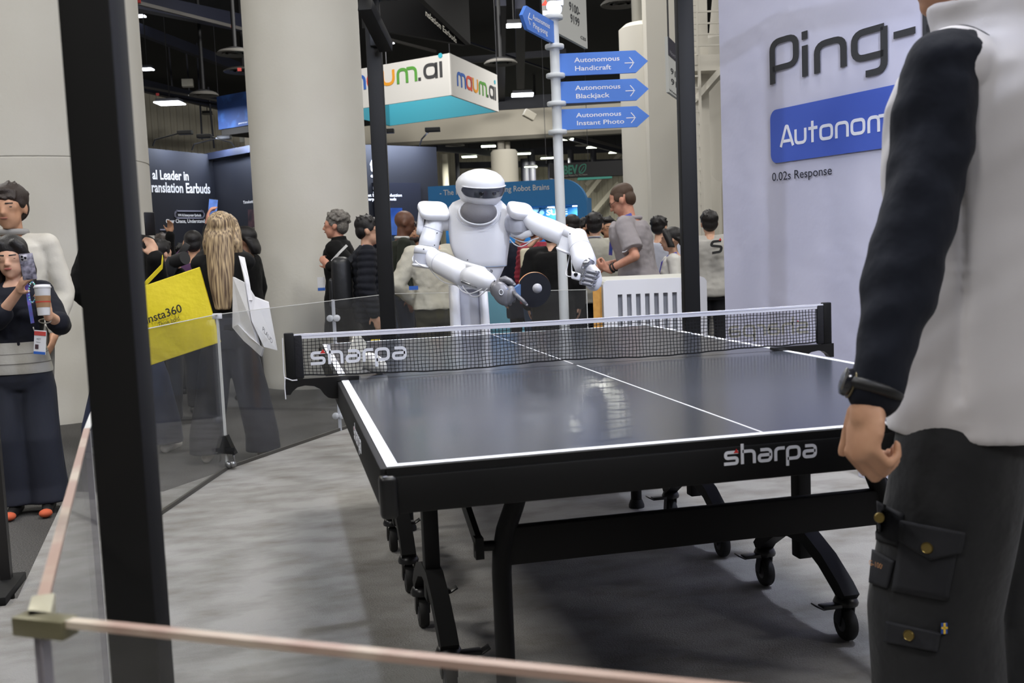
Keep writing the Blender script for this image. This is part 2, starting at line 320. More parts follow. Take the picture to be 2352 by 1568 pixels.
    pf = MB(); f = Wl(D(1585, 150, 18.6), D(1700, 148, 18.6)); f.rect(pf, 1586, 127, 1720, 158, -1.2, 0); pf.build('trim_gantry', rp, None, kind='structure')
    MB().bar(D(1662, 158, 18.4), D(1596, 234, 19.1), .1, .12).build('trim_gantry_brace', rp, None, kind='structure')
    ld = thing('gantry_ladder', 'white steel access ladder on column below gantry', 'ladder', G(1604, 610, AISLE) if False else (D(1604, 560, 18.9).x, D(1604, 560, 18.9).y, AISLE))
    b = D(1604, 560, 18.9); hx = V((cos(YAW), -sin(YAW), 0))
    for s in (-1, 1): MB().bar((b+hx*.09*s).xy.to_3d()+V((0, 0, AISLE)), (b+hx*.09*s).xy.to_3d()+V((0, 0, 5.6)), .03, .05).build('rail', rp, ld)
    for k in range(26): MB().bar((b-hx*.09).xy.to_3d()+V((0, 0, .1+k*.21)), (b+hx*.09).xy.to_3d()+V((0, 0, .1+k*.21)), .03, .03).build('rung', rp, ld)
    gr = thing('gantry_railing', 'white pipe guard railing on the high gantry', 'railing', tuple(D(1640, 127, 18.0)))
    for y in (20, 47, 72, 98): MB().bar(D(1586, y+8, 18.0), D(1720, y+2, 18.0), .028).build('rail', rp, gr)
    for x in (1600, 1660): MB().bar(D(x, -40, 18.0), D(x+2, 127, 18.0), .03).build('post', rp, gr)
hall()
# booth platform
pl = [(-1.13, 1.94), (-1.29, 3.70), (-1.15, 3.62), (-.80, 3.49), (-.555, 3.85), (.18, 4.90), (.60, 5.52), (1.80, 4.62), (2.3, 4.35), (6, 4.35), (6, -7), (-4, -7), (-4, 1.75)]
carpet = M('booth_carpet', (158, 156, 152), .95, noise=(5.0, 14, .40, .75), c2=(122, 118, 112), bump=(190, .8, .008), stretch=(1, 1.7, 1))
struct('floor_platform', MB().prism(Fr((0, 0, AISLE), (1, 0, 0), (0, 1, 0)), pl, 0.0, -AISLE), carpet)
# ------------------------------------------------------------------ table tennis table
def ping_table():
    T = thing('table_tennis_table', 'dark grey table tennis table with white lines on black wheeled frame', 'table', (.7625, 1.37, 0))
    top = M('table_top_lacquer', (64, 67, 74), .2, noise=(400, 2), c2=(58, 61, 68), spec=.7)
    for y0, y1, s in ((0, 1.367, 1), (1.373, 2.74, -1)):
        t = MB().box((.7625, (y0+y1)/2, .75), (1.525, y1-y0, .02)).build('tabletop', top, T)
        for x in (.011, 1.514): MB().box((x, (y0+y1)/2, .7603), (.022, y1-y0, .001)).build('side_line', wline, t)
        ye = .011 if s > 0 else 2.729
        MB().box((.7625, ye, .7603), (1.481, .022, .001)).build('end_line', wline, t)
        MB().box((.7625, (y0+y1)/2, .7602), (.0045, y1-y0-.044, .0008)).build('centre_line', wline, t)
        yo = -.004 if s > 0 else 2.744                       # black apron
        ap = MB().box((.7625, yo, .7085), (1.53, .02, .071), bev=.004); ap.box((.7625, yo, .7495), (1.528, .012, .02)); ap.build('end_apron', black, T, 40)
        for x in (-.004, 1.529): MB().box((x, (y0+y1)/2, .7155), (.018, y1-y0, .085), bev=.003).build('side_apron', black, T, 40)
        for x in (0, 1.525): MB().box((x, yo, .706), (.034, .036, .082), bev=.01, seg=3).build('corner_cap', blackg, T, 40)
        Ym = lambda y: y if s > 0 else 2.74-y
        for x0, sx in ((.2, 1), (1.345, -1)):                # wheeled T carriages
            up = MB().box((x0, Ym(.95), .45), (.044, .05, .56), bev=.005); c = up.build('carriage_upright', black, T, 40)
            hh = MB(); hh.cyl((x0-.045, Ym(.95), .64), (x0+.045, Ym(.95), .64), .013, 10); hh.build('pivot_bolt', steel if False else blackg, c, 40)
            arm = MB(); P = [(.68, .125), (.71, .15), (.80, .205), (.90, .245), (1.0, .245), (1.10, .215), (1.18, .165), (1.22, .125)]; n = len(P)
            rings = []
            for i, (y, z) in enumerate(P):
                a = V(P[min(i+1, n-1)])-V(P[max(i-1, 0)]); nn = V((-a.y, a.x)).normalized()*.021
                rings.append([V((x0-.024, Ym(y)-(nn.x if s > 0 else -nn.x), z-nn.y)), V((x0+.024, Ym(y)-(nn.x if s > 0 else -nn.x), z-nn.y)), V((x0+.024, Ym(y)+(nn.x if s > 0 else -nn.x), z+nn.y)), V((x0-.024, Ym(y)+(nn.x if s > 0 else -nn.x), z+nn.y))])
            arm.loft(rings); arm.build('carriage_foot', black, T, 40)
            for yw, brake in ((.70, 1), (1.20, s > 0)):
                y = Ym(yw); w = MB(); w.lathe((x0-.014, y, .048), [(.016, 0), (.044, 0), (.048, .006), (.048, .022), (.044, .028), (.016, .028)], 24, (1, 0, 0)); wh = w.build('caster_wheel', rubber, T, 40)
                MB().lathe((x0-.0155, y, .048), [(.001, 0), (.022, 0), (.022, .031), (.001, .031)], 16, (1, 0, 0)).build('wheel_hub', M('grey_hub', (70, 70, 74), .5), wh, 40)
                fk = MB(); fk.lathe((x0, y, .104), [(.034, 0), (.036, .008), (.03, .022), (.02, .028)], 20)
                for sd in (-1, 1): fk.bar((x0+sd*.02, y+.012, .045), (x0+sd*.02, y, .106), .004, .03)
                fk.build('caster_fork', blackg, T, 40)
                if brake:
                    bk = MB(); bk.box((x0+sx*.055, y-.01, .108), (.06, .032, .012), bev=.003); bk.box((x0+sx*.095, y-.012, .112), (.028, .034, .005), R=Matrix.Rotation(-.5*sx, 3, 'Y'), bev=.002); bk.build('brake_pedal', blackg, T, 40)
            # play leg with curved head, link bar
            lx = .293 if sx > 0 else 1.295; k = sx
            lp = [(lx, .42, .02), (lx, .42, .40), (lx+k*.003, .42, .45), (lx+k*.014, .42, .50), (lx+k*.034, .42, .55), (lx+k*.052, .42, .60), (lx+k*.06, .42, .66), (lx+k*.06, .42, .742)]
            lg = MB().tube([(x, Ym(y), z) for x, y, z in lp], .0235, 16).build('leg', black, T, 40)
            MB().lathe((lx, Ym(.42), 0), [(.034, 0), (.034, .012), (.025, .035)], 18).build('foot', rubber, lg, 40)
            lb = MB(); lb.bar((lx-k*.048, Ym(.43), .465), (x0+k*.03, Ym(.95), .70), .014, .034); lb.cyl((lx-k*.06, Ym(.43), .465), (lx, Ym(.42), .465), .012, 10); lb.box((lx-k*.05, Ym(.43), .462), (.02, .03, .05)); lb.build('link_bar', black, T, 40)
        MB().box((.794, Ym(.42), .463), (1.0, .03, .09), bev=.004).build('cross_beam', black, T, 40)
        MB().box((.7625, Ym(.95), .70), (1.12, .04, .03)).build('under_rail', black, T)
    # wordmarks on the aprons
    f = Fr((0, -.0142, .70), (1, 0, 0), (0, 0, 1)); a = PY(1663, 1068, -.0142); b = PY(1877, 1050, -.0142); xh = (b.x-a.x)/7.25
    sharpa(logo_w, red, f, a.x, a.z-.70-.001, xh, 0, T)
    def atX(x, y, X): r = ray(x, y); return CP+r*((X-CP.x)/r.x)
    a = atX(813, 982, -.0135); b = atX(829, 1008, -.0135); f = Fr((-.0135, a.y, .70), (0, -1, 0), (0, 0, 1)); sharpa(logo_w, red, f, 0, .0, (a.y-b.y)/7.25, 0, T)
    # net
    N = thing('table_net', 'black mesh net with white top tape clamped across the table', 'net', (.7625, 1.37, .76))
    nf = Fr((-.1525, 1.366, .762), (1, 0, 0), (0, 0, 1)); rnd = random.Random(3); m = MB(); L = 1.83; cell = .0122; hN = .138
    sag = lambda u: .004*sin(pi*u/L)
    bot = lambda u: .012+.004*sin(u*9)+(.0 if .16 < u < 1.66 else .012*min(1, abs(min(u-.16, 1.66-u))/.16))
    nV = int((L-.05)/cell)
    for i in range(nV):
        u0 = .03+i*cell; k = 5; pts = [(u0+.0012*sin(i*.7+j*1.3), bot(u0)+(hN-bot(u0))*j/k) for j in range(k+1)]
        for (a, b), (c, d) in zip(pts, pts[1:]): m.prism(nf, [(a-.0009, b), (a+.0009, b), (c+.0009, d), (c-.0009, d)], -.0008, .0008)
    for j in range(12):
        pts = []
        for i in range(0, 121): u = .03+(L-.06)*i/120; pts.append((u, bot(u)+(hN-bot(u))*j/11.2+.0008*sin(i*.9+j)))
        w = .0009 if j else .0022
        for (a, b), (c, d) in zip(pts, pts[1:]): m.prism(nf, [(a, b-w), (c, d-w), (c, d+w), (a, b+w)], -.0008, .0008)
    m.build('netting', M('net_cord', (16, 17, 22), .8), N, kind='stuff')
    m = MB(); n = 60
    m.loft([[nf(u, .136-sag(u), .004), nf(u, .136-sag(u), -.004), nf(u, .1515-sag(u), -.004), nf(u, .1515-sag(u), .004)] for u in [.005+(L-.01)*i/n for i in range(n+1)]])
    tp = m.build('top_tape', M('net_tape', (228, 229, 240), .7, bump=(250, .3, .002)), N)
    MB().prism(nf, [(.02, .1435), (1.81, .1435), (1.81, .1446), (.02, .1446)], .0042, .0048).build('stitching', M('tape_stitch', (176, 177, 196), .8), tp)
    for s in (0, 1):
        X = lambda x: x if s == 0 else 1.525-x
        MB().box((X(-.1525), 1.37, .835), (.03, .022, .165), bev=.003).build('post', black, N, 40)
        MB().box((X(-.126), 1.366, .842), (.026, .012, .135), bev=.004).build('net_sleeve', M('sleeve_cloth', (20, 20, 26), .85, bump=(120, .5, .003)), N, 40)
        prof = [(-.172, .775), (-.172, .727), (-.158, .727), (-.150, .738), (-.135, .749), (-.112, .753), (-.085, .749), (-.066, .738), (-.056, .722), (-.044, .71), (-.030, .706), (-.012, .706), (-.012, .762), (.055, .762), (.055, .772), (.0, .774), (-.14, .774)]
        fr = Fr((0, 1.385, 0), (1, 0, 0), (0, 0, 1)) if s == 0 else Fr((1.525, 1.355, 0), (-1, 0, 0), (0, 0, 1))
        MB().prism(fr, prof, 0, .03).build('clamp', blackg, N)
    a = PY(713, 822, 1.366); b = PY(935, 812, 1.366); xh = (b.x-a.x)/7.25
    sharpa(logo_w, red, nf, a.x+.1525, .052, xh, .0016, N)
    bf = Fr((1.6775, 1.374, .762), (-1, 0, 0), (0, 0, 1)); sharpa(M('white_print_back', (214, 210, 196), .7), red, bf, .065, .052, xh, .0016, N)
    cd = MB(); cd.tube([(-.172, 1.35, .905), (-.174, 1.35, .80), (-.172, 1.348, .772)], .0015, 6); cd.tube([(-.172, 1.35, .782), (-.15, 1.348, .772), (-.135, 1.352, .772)], .002, 6); cd.tube([(-.172, 1.35, .78), (-.174, 1.35, .75), (-.173, 1.352, .715)], .002, 6)
    cd.build('tension_cord', M('white_cord', (220, 220, 225), .8), N)
    # the white moulded piece lying behind the net
    f = PY(771, 858, 1.50); f = Fr((.005, 1.47, .762), (1, 0, 0), (0, 0, 1)); m = MB()
    P = [(.03, .004), (.012, .03), (.03, .075), (.048, .125), (.056, .135), (.075, .12), (.088, .1), (.084, .09), (.07, .06), (.075, .04), (.062, .004)]
    m.prism(f, P, -.02, .02); m.ell(f(.105, .035), (.052, .03, .03), Matrix.Rotation(.55, 3, 'Y')); m.ell(f(.07, .045), (.03, .026, .03))
    m.build('moulded_cover', M('warm_white_plastic', (226, 224, 214), .5), None, 60, label='small white moulded two-lobed piece on table behind net', cat='plastic piece')
ping_table()
# ------------------------------------------------------------------ black overhead frame
def booth_frame():
    FL, BL, BR = V((-.3690, -.553, 0)), V((.39, 3.65, 0)), V((1.86, 3.01, 0)); FRr = FL+BR-BL
    T = thing('booth_frame', 'black square-tube overhead frame standing around the table', 'frame', ((FL+BR)/2).to_tuple())
    zt = 2.46
    rz = math.atan2((BL-FL).y, (BL-FL).x)-pi/2
    for p, q in ((FL, .060), (BL, .079), (BR, .079), (FRr, .079)): MB().box((p.x, p.y, zt/2), (q, q, zt), rz=rz, bev=.004).build('post', black, T, 40)
    for a, b in ((FL, BL), (BL, BR), (BR, FRr), (FRr, FL)):
        z = V((0, 0, zt+.035)); d = (b-a).normalized()*.045; MB().bar(a+z-d, b+z+d, .07, .07, bev=.003).build('beam', black, T, 40)
    MB().bar(D(887, 108, 5.30), D(838, 10, 4.95), .07, .06, bev=.004).build('brace', black, T, 40)
    MB().box((BL.x, BL.y-.05, 2.30), (.05, .03, .16), rz=rz, bev=.004).build('clamp', steel if False else M('dark_clamp', (60, 62, 66), .4, .5), T, 40)
    for p, q in (((-.16, 1.6, 2.98), (.0, 0, 0)), ((2.35, .9, 2.98), 0), ((.9, -.4, 2.98), 0), ((1.2, -1.9, 2.93), 0)):
        MB().box(V(p)+V((0, 0, .05)), (.34, .34, .06), bev=.01).build('flood_housing', blackg, T, 40)
        e = min(((FL+(BL-FL)*t/20) if k == 0 else (BL+(BR-BL)*t/20) if k == 1 else (FRr+(BR-FRr)*t/20) if k == 2 else (FL+(FRr-FL)*t/20) for t in range(21) for k in range(4)), key=lambda w: (w.xy-V(p).xy).length)
        MB().bar(V((e.x, e.y, zt+.05)), V(p)+V((0, 0, .06)), .03).build('flood_arm', black, T)
booth_frame()
# ------------------------------------------------------------------ acrylic barrier
def barrier():
    pts = [V((1.9, -1.92, 0)), V((.75, -1.62, 0)), V((-.392, -.95, 0)), V((-.531, .112, 0)), V((-.69, 1.5, 0)), V((-.835, 2.72, 0)), V((-.507, 3.92, 0)), V((.166, 4.90, 0)), V((.60, 5.52, 0)), V((1.2, 5.05, 0)), V((1.80, 4.60, 0))]
    pts[1] = pts[2]+(V((.058, -1.231, 0))-pts[2]).normalized()*1.25; pts[0] = pts[1]+V((1.1, .1, 0))
    edge = M('acrylic_edge', (168, 142, 130), .35, spec=.5, noise=(9, 2, .5, .62), c2=(196, 184, 168)); brk = M('bracket_bronze', (120, 116, 92), .4, .6); ebk = M('acrylic_edge_far', (200, 200, 196), .4)
    names = ['on the side where the arm-in-vest man stands', 'at the near corner', 'beside the near black post', 'behind the near black post', 'in front of the yellow bag', 'behind the yellow bag', 'in front of the blonde woman', 'in front of the round column', 'beside the back black post', 'behind the robot']
    lab = ['clear acrylic barrier panel behind the man in grey vest', 'clear acrylic barrier panel with pinkish edge at the bronze corner clamp', 'clear acrylic barrier panel running from bronze clamp past black post', 'clear acrylic barrier panel hidden mostly by thick black post', 'clear acrylic barrier panel before the yellow tote bag',
           'clear acrylic barrier panel below the yellow tote and black bracket', 'clear acrylic barrier panel before the blonde woman and round column', 'clear acrylic barrier panel before the backpack man', 'clear acrylic barrier panel behind the robot', 'clear acrylic barrier panel before the sign pole']
    for i, (a, b) in enumerate(zip(pts, pts[1:])):
        d = (b-a).normalized(); T = thing('barrier_panel', lab[i], 'glass barrier', ((a+b)/2).to_tuple(), 0, 'acrylic barrier panels around the table')
        a2, b2 = a+d*.006, b-d*.006; z = V((0, 0, 1))
        MB().bar(a2+z*.43, b2+z*.43, .01, .845).build('pane', glassm, T)
        near = i in (1, 2)
        MB().bar(a2+z*.8545, b2+z*.8545, .0105, .003 if not near else .006).build('top_edge', edge if near else ebk, T)
        MB().bar(a2+z*.009, b2+z*.009, .014, .018).build('floor_channel', M('channel_grey', (90, 88, 84), .5, .5), T)
        for q in (a2, b2): MB().bar(q+z*.01, q+z*.85, .0104, .002, up=d).build('side_edge', ebk if not near else M('acrylic_edge_grey', (132, 128, 136), .4), T)
    p = pts[2]; d1 = (pts[3]-p).normalized(); d2 = (pts[1]-p).normalized()
    C = thing('corner_clamp', 'bronze metal corner clamp joining two acrylic panels', 'clamp', (p.x, p.y, .83)); m = MB(); m.bar(p-d2*.020+V((0, 0, .850)), p+d2*.034+V((0, 0, .850)), .020, .017, bev=.002); m.build('clamp_body', brk, C, 40)
    m = MB(); m.bar(p+V((0, 0, .850)), p+d1*.06+V((0, 0, .850)), .020, .017, bev=.002); m.build('clamp_arm', M('bracket_pale', (196, 192, 170), .4, .4), C, 40)
    q = pts[6]; T = thing('panel_stand', 'black triangular floor stand holding acrylic panels by blonde woman', 'bracket', (q.x, q.y, 0)); f = Fr(q+V((0, 0, .0)), CR.xy.to_3d(), (0, 0, 1))
    m = MB(); m.prism(f, [(-.055, .10), (.055, .085), (.035, .13), (.012, .19), (-.012, .19), (-.035, .14)], -.03, .03); m.build('stand_block', blackg, T)
    m = MB(); m.box(f(.03, .115, .035), (.05, .012, .02)); m.build('stand_lever', black, T); m = MB(); m.tube([f(.04, .09, .01), f(.045, .04, .01)], .006, 8); m.ell(f(.035, .03, .01), (.02, .02, .02)); m.ell(f(.012, .028, .01), (.02, .02, .02)); m.build('stand_foot', steel, T, True)
    C = thing('panel_clip', 'white plastic clip on acrylic panel top by blonde woman', 'clip', (q.x, q.y, .84)); MB().box(f(0, .845), (.05, .02, .03), R=Matrix((f.x, f.n, f.y)).transposed(), bev=.003).build('clip_body', M('clip_white', (210, 210, 214), .5), C, 40)
    q = pts[7]; f = Fr(q, CR.xy.to_3d(), (0, 0, 1))
    T = thing('acrylic_post', 'clear acrylic post with round hinge discs between two panels', 'post', (q.x, q.y, 0)); MB().bar(q, q+V((0, 0, .86)), .022).build('hinge_post', M('clear_post', (170, 172, 176), .2, spec=.8), T)
    for z in (.10, .74):
        for s in (-1, 1): MB().lathe(f(s*.022, z, .01), [(.022, 0), (.022, .012), (.012, .018)], 16, f.n).build('hinge_disc', M('hinge_clear', (196, 198, 202), .15, spec=.8), T, 40)
barrier()
# black weighted base at the aisle edge
bb = thing('stanchion', 'black stanchion with flat base at carpet edge beside woman in navy', 'stanchion', (-1.22, 2.03, AISLE)); p = D(6, 1200, 3.85)
MB().box((-1.30, 2.02, AISLE+.165), (.30, .30, .03), bev=.004).build('base_plate', black, bb, 40); MB().box((-1.20, 2.10, .45), (.035, .035, 1.0)).build('upright', M('stanchion_dark', (26, 24, 24), .5), bb)
# ------------------------------------------------------------------ robot
def sring(c, rx, ry, n=36, e=2.6, X=(1, 0, 0), Y=(0, 1, 0)):
    X, Y = V(X), V(Y); out = []
    for k in range(n):
        t = 2*pi*k/n; ct, st = cos(t), sin(t)
        out.append(V(c)+X*rx*math.copysign(abs(ct)**(2/e), ct)+Y*ry*math.copysign(abs(st)**(2/e), st))
    return out
def robot():
    T = thing('humanoid_robot', 'white humanoid robot with dark visor playing table tennis', 'robot', (.80, 3.24, 0))
    grey = M('robot_grey_skin', (128, 128, 134), .4, .35); gdark = M('robot_visor', (70, 74, 86), .18, spec=.6, coat=.5); lens = M('lens_black', (14, 15, 20), .1, coat=1)
    neckm = M('robot_neck', (118, 116, 120), .5, noise=(500, 2), c2=(104, 102, 106)); chrome = M('robot_chrome', (176, 178, 184), .22, .85); seam = M('robot_seam', (168, 170, 184), .6); dot = M('screw_dark', (70, 72, 82), .5)
    pan = M('robot_panel_grey', (172, 174, 184), .5); cable = M('white_cable', (224, 225, 230), .5)
    yaw = .10; hx = V((cos(yaw), sin(yaw), 0)); hy = V((-sin(yaw), cos(yaw), 0))   # head axes; front is -hy
    # head: lofted egg, wide on top
    hc = D(1106, 478, 5.0); hc.z -= .0; prof = [(0, .045), (.006, .062), (.02, .08), (.045, .0985), (.075, .113), (.105, .1195), (.13, .117), (.152, .104), (.17, .082), (.182, .054), (.189, .026), (.191, .004)]
    pit = .10
    def hp(x, y, z): return hc+hx*x+hy*(y+pit*(.1-z)*-1)+V((0, 0, z))
    def hr(z):
        for (z0, r0), (z1, r1) in zip(prof, prof[1:]):
            if z0 <= z <= z1: t = (z-z0)/(z1-z0); return r0+(r1-r0)*t
        return prof[-1][1]
    m = MB(); m.loft([[hp(hr(z)*cos(2*pi*k/48), 1.08*hr(z)*sin(2*pi*k/48)+.004, z) for k in range(48)] for z, r in prof]); hd = m.build('head', shell, T, True)
    A = 1.22
    def vis(o, a0, a1, zl, zu, rnd):
        def fn(u, v):
            a = a0+(a1-a0)*u; e = abs(2*u-1); k = (max(0, 1-((e-rnd)/(1-rnd))**2)**.5) if e > rnd else 1; l, h_ = zl(a), zu(a); c = (l+h_)/2; z = c+(h_-l)*k*(v-.5)
            r = hr(z)+o; return hp(r*sin(a), -1.08*r*cos(a)+.004, z)
        return fn
    lo = lambda a: .041+.02*(abs(a)/A)**2; up = lambda a: .087+.020*(abs(a)/A)**2
    m = MB(); m.grid(vis(.0022, -A, A, lo, up, .72), 48, 8); v = m.build('visor', gdark, hd, True)
    m = MB(); m.grid(vis(.0032, -.62, .62, lambda a: .044, lambda a: .079, .6), 32, 8); v2 = m.build('sensor_window', M('sensor_window', (52, 56, 64), .15, coat=.6), hd, True)
    for a in (-.29, .29):
        p = vis(.0036, -A, A, lambda q: .052, lambda q: .076, .95)((a+A)/(2*A), .5); n = (hx*sin(a)-hy*cos(a)).normalized(); MB().lathe(p, [(.0105, 0), (.0105, .001), (.008, .002)], 20, n).build('camera_lens', lens, v2, 40)
    m = MB(); fu = vis(.0035, -A*.9, A*.9, up, lambda a: up(a)+.001, .99); m.tube([fu(i/24, .5) for i in range(25)], .003, 6); m.build('brow_edge', shell, hd, True)
    # torso
    tx = V((cos(-.12), sin(-.12), 0)); ty = V((sin(.12), cos(.12), 0))
    def C(x, y, d): return D(x, y, d)
    rows = [(1098, 452, .055, .06), (1096, 456, .085, .085), (1095, 463, .120, .108), (1096, 474, .141, .122), (1099, 490, .150, .130), (1100, 510, .152, .133), (1101, 535, .151, .132), (1102, 560, .146, .128), (1104, 580, .136, .121), (1108, 598, .122, .113), (1112, 610, .112, .108), (1113, 613, .104, .10)]
    m = MB(); m.loft([sring(C(x, y, 5.08), a, b, 44, 2.7, tx, ty) for x, y, a, b in rows]); tb = m.build('torso', shell, T, True)
    # neck bowl and collar rim set into the chest
    nc = C(1099, 486, 4.945); nf = Fr(nc, tx, V((0, .5, .87))); m = MB(); m.ell(nc, (.086, .064, .04), Matrix((nf.x, nf.y, nf.n)).transposed(), 28, 14); m.build('neck', neckm, T, True)
    m = MB(); m.tube([nf(.092*cos(t), .070*sin(t), -.004) for t in [2*pi*k/40 for k in range(40)]], .0045, 8, closed=True); m.build('collar', shell, tb, True)
    m = MB(); m.tube([nf(.108*cos(t), .084*sin(t), -.012) for t in [pi+pi*k/24 for k in range(25)]], .0012, 6); m.build('collar_seam', seam, tb, True)
    m = MB(); m.cyl(C(1103, 490, 5.03), C(1106, 462, 5.02), .05, 24); m.build('neck_column', neckm, T, True)
    # waist with wordmark, pedestal
    rows = [(1113, 609, .103, .10), (1112, 614, .100, .095), (1108, 630, .094, .09), (1102, 648, .088, .085), (1096, 662, .08, .08)]
    m = MB(); m.loft([sring(C(x, y, 5.08), a, b, 36, 2.6, tx, ty) for x, y, a, b in rows]); ws = m.build('waist', shell, T, True)
    m = MB(); m.tube(sring(C(1113, 611.5, 5.08), .1075, .1035, 40, 2.6, tx, ty), .002, 6, closed=True); m.build('waist_light', M('pale_blue_ring', (176, 200, 235), .4), ws, True)
    f = Wl(C(1085, 628, 4.975), C(1140, 628, 4.985), 0); m = MB(); u, vv = f.uv(1082, 628); techno(m, f, 'sharpa', u, vv, .0145, .001, .002, .2); m.build('lettering', M('dark_print', (40, 42, 50), .6), ws)
    def ped(x0, x1, ya, yb, wa, wb, dep, mat, name, da, db):
        a = C(x0, ya, dep); b = C(x1, yb, dep); b = V((b.x, b.y, 0 if yb > 760 else b.z)); m = MB(); n = 8
        m.loft([sring(a.lerp(b, i/n), wa+(wb-wa)*i/n, da+(db-da)*i/n, 28, 4, tx, ty) for i in range(n+1)]); return m.build(name, mat, T, True)
    ped(1042, 1050, 655, 790, .024, .03, 5.06, shell, 'pedestal_side', .09, .13); ped(1108, 1122, 655, 790, .02, .028, 5.06, shell, 'pedestal_side', .09, .13)
    ped(1077, 1084, 652, 790, .062, .075, 5.10, pan, 'pedestal_core', .07, .10)
    a = C(1084, 742, 5.03); MB().box((a.x, a.y, .34), (.23, .26, .72), rz=-.12, bev=.03, seg=3).build('pedestal_lower', shell, T, 40)
    MB().box((a.x, a.y+.12, .09), (.52, .60, .16), rz=-.12, bev=.05, seg=3).build('mobile_base', shell, T, 40)
    for sx in (-1, 1):
        for sy in (-1, 1): MB().cyl((a.x+sx*.2-.015, a.y+.12+sy*.24, .03), (a.x+sx*.2+.015, a.y+.12+sy*.24, .03), .03, 16).build('base_wheel', rubber, T, 40)
    # shoulders and arms
    def pad(c, fx, fy, w, h, t, nm='shoulder_pad'):
        f = Fr(c, fx, fy); m = MB(); Q = [(x-w/2, y-h/2) for x, y in rrect(w, h, .034, 8)]; m.loft([[f(x*k, y*k, z) for x, y in Q] for k, z in ((.86, -t/2), (.95, -t/2+.003), (1, -t/2+.010), (1, t/2-.012), (.97, t/2-.004), (.9, t/2))]); return m.build(nm, shell, T, True)
    # robot right arm (left in the photo)
    sR = C(1000, 505, 5.06); eR = C(980, 575, 5.02); fR0 = C(988, 592, 5.0); fR1 = C(1082, 640, 4.62)
    m = MB(); m.capsule(C(1033, 505, 5.09), C(1010, 508, 5.08), .052, .05, 24, 6); m.build('shoulder_joint', shell, T, True)
    pad(C(996, 484, 5.03), V((1, 0, -.06)), V((-.1, .75, .62)), .145, .12, .036); pad(C(966, 510, 5.08), V((.1, 1, 0)), V((.16, 0, 1)), .12, .13, .03)
    m = MB(); m.tube([C(1003, 492, 5.06), C(1000, 505, 5.06), C(994, 530, 5.05), C(987, 552, 5.04), C(983, 572, 5.02)], [.040, .046, .050, .050, .050], 28); ua = m.build('upper_arm', shell, T, True)
    q0, q1 = C(995, 527, 5.05), C(994.5, 528.5, 5.05); m = MB(); m.tube([q0, q1], .0507, 28, cap=False); m.build('arm_seam', seam, ua, True)
    ea, eb = C(979, 566, 5.01), C(973, 612, 5.01)
    m = MB(); m.lathe(ea, [(.03, -.001), (.045, 0), (.054, .006), (.057, .014), (.057, .04)], 32, (eb-ea)); m.build('elbow_cap', shell, T, True)
    m = MB(); m.lathe(ea.lerp(eb, .35), [(.055, 0), (.055, .058)], 32, (eb-ea)); m.build('elbow_housing', pan, T, 40)
    m = MB(); m.lathe(ea.lerp(eb, .93), [(.04, 0), (.056, 0), (.058, .006), (.054, .012), (.02, .013)], 32, (eb-ea)); m.build('elbow_base', shell, T, 40)
    m = MB(); m.tube([C(985, 577, 5.0), C(1000, 597, 4.96), C(1012, 604, 4.91), C(1030, 613, 4.84), C(1058, 627, 4.74), C(1072, 634, 4.68)], [.03, .047, .054, .055, .056, .053], 28); fa = m.build('forearm', shell, T, True)
    m = MB(); m.tube([C(1015, 605.5, 4.90), C(1016, 606, 4.896)], .0553, 28, cap=False); m.build('arm_seam', seam, fa, True)
    m = MB(); m.capsule(C(1060, 606, 4.72), C(1112, 618, 4.56), .016, .010, 14); m.build('forearm_fin', shell, T, True)
    m = MB(); m.tube([C(1074, 634, 4.66), C(1090, 637, 4.60), C(1104, 641, 4.55), C(1120, 648, 4.51), C(1134, 655, 4.49)], [.040, .052, .052, .042, .028], 24); m.build('wrist', shell, T, True)
    for x, y, d in [(1004, 535, 5.0), (973, 572, 4.95), (998, 563, 4.96), (1024, 592, 4.82), (1025, 608, 4.80), (1013, 620, 4.83), (1074, 597, 4.70), (1127, 660, 4.45), (1132, 652, 4.45), (1136, 645, 4.45)]:
        p = C(x, y, d); MB().ell(p, (.0035, .0035, .0035), None, 8, 6).build('screw', dot, T, True)
    # right hand: grey, index finger stretched along the racket
    hf = Fr(C(1150, 671, 4.44), C(1175, 690, 4.44)-C(1140, 655, 4.44), C(1160, 655, 4.44)-C(1140, 690, 4.44)); R = Matrix((hf.x, hf.y, hf.n)).transposed()
    m = MB(); m.ell(C(1153, 674, 4.44), (.055, .042, .022), R, 24, 14); m.ell(C(1170, 678, 4.44), (.03, .042, .02), R, 20, 12); m.ell(C(1140, 664, 4.46), (.034, .034, .024), R, 20, 12); hand = m.build('hand', grey, T, True)
    ringf = Fr(C(1151, 671, 4.414), hf.x, hf.y); m = MB(); m.tube([ringf(.010*cos(t), .010*sin(t)) for t in [2*pi*k/20 for k in range(20)]], .0018, 6, closed=True); m.build('emblem_ring', logo_w, hand, True)
    def finger(pts, r, nm='finger'):
        m = MB(); m.tube(pts, r, 12); m.capsule(pts[0], pts[0], r[0]); m.capsule(pts[-1], pts[-1], r[-1]); return m.build(nm, grey, hand, True)
    finger([C(1179, 671, 4.43), C(1190, 681, 4.41), C(1201, 690, 4.40), C(1210, 700, 4.39)], [.0095, .009, .0085, .006])
    finger([C(1174, 682, 4.45), C(1180, 686, 4.46), C(1180, 692, 4.48)], [.0095, .009, .007]); finger([C(1166, 690, 4.46), C(1172, 694, 4.47), C(1172, 698, 4.50)], [.009, .0085, .007]); finger([C(1157, 696, 4.47), C(1163, 700, 4.48), C(1164, 702, 4.51)], [.009, .008, .006])
    finger([C(1147, 645, 4.47), C(1160, 641, 4.47), C(1172, 646, 4.46), C(1181, 653, 4.45)], [.013, .0155, .013, .008], 'thumb')
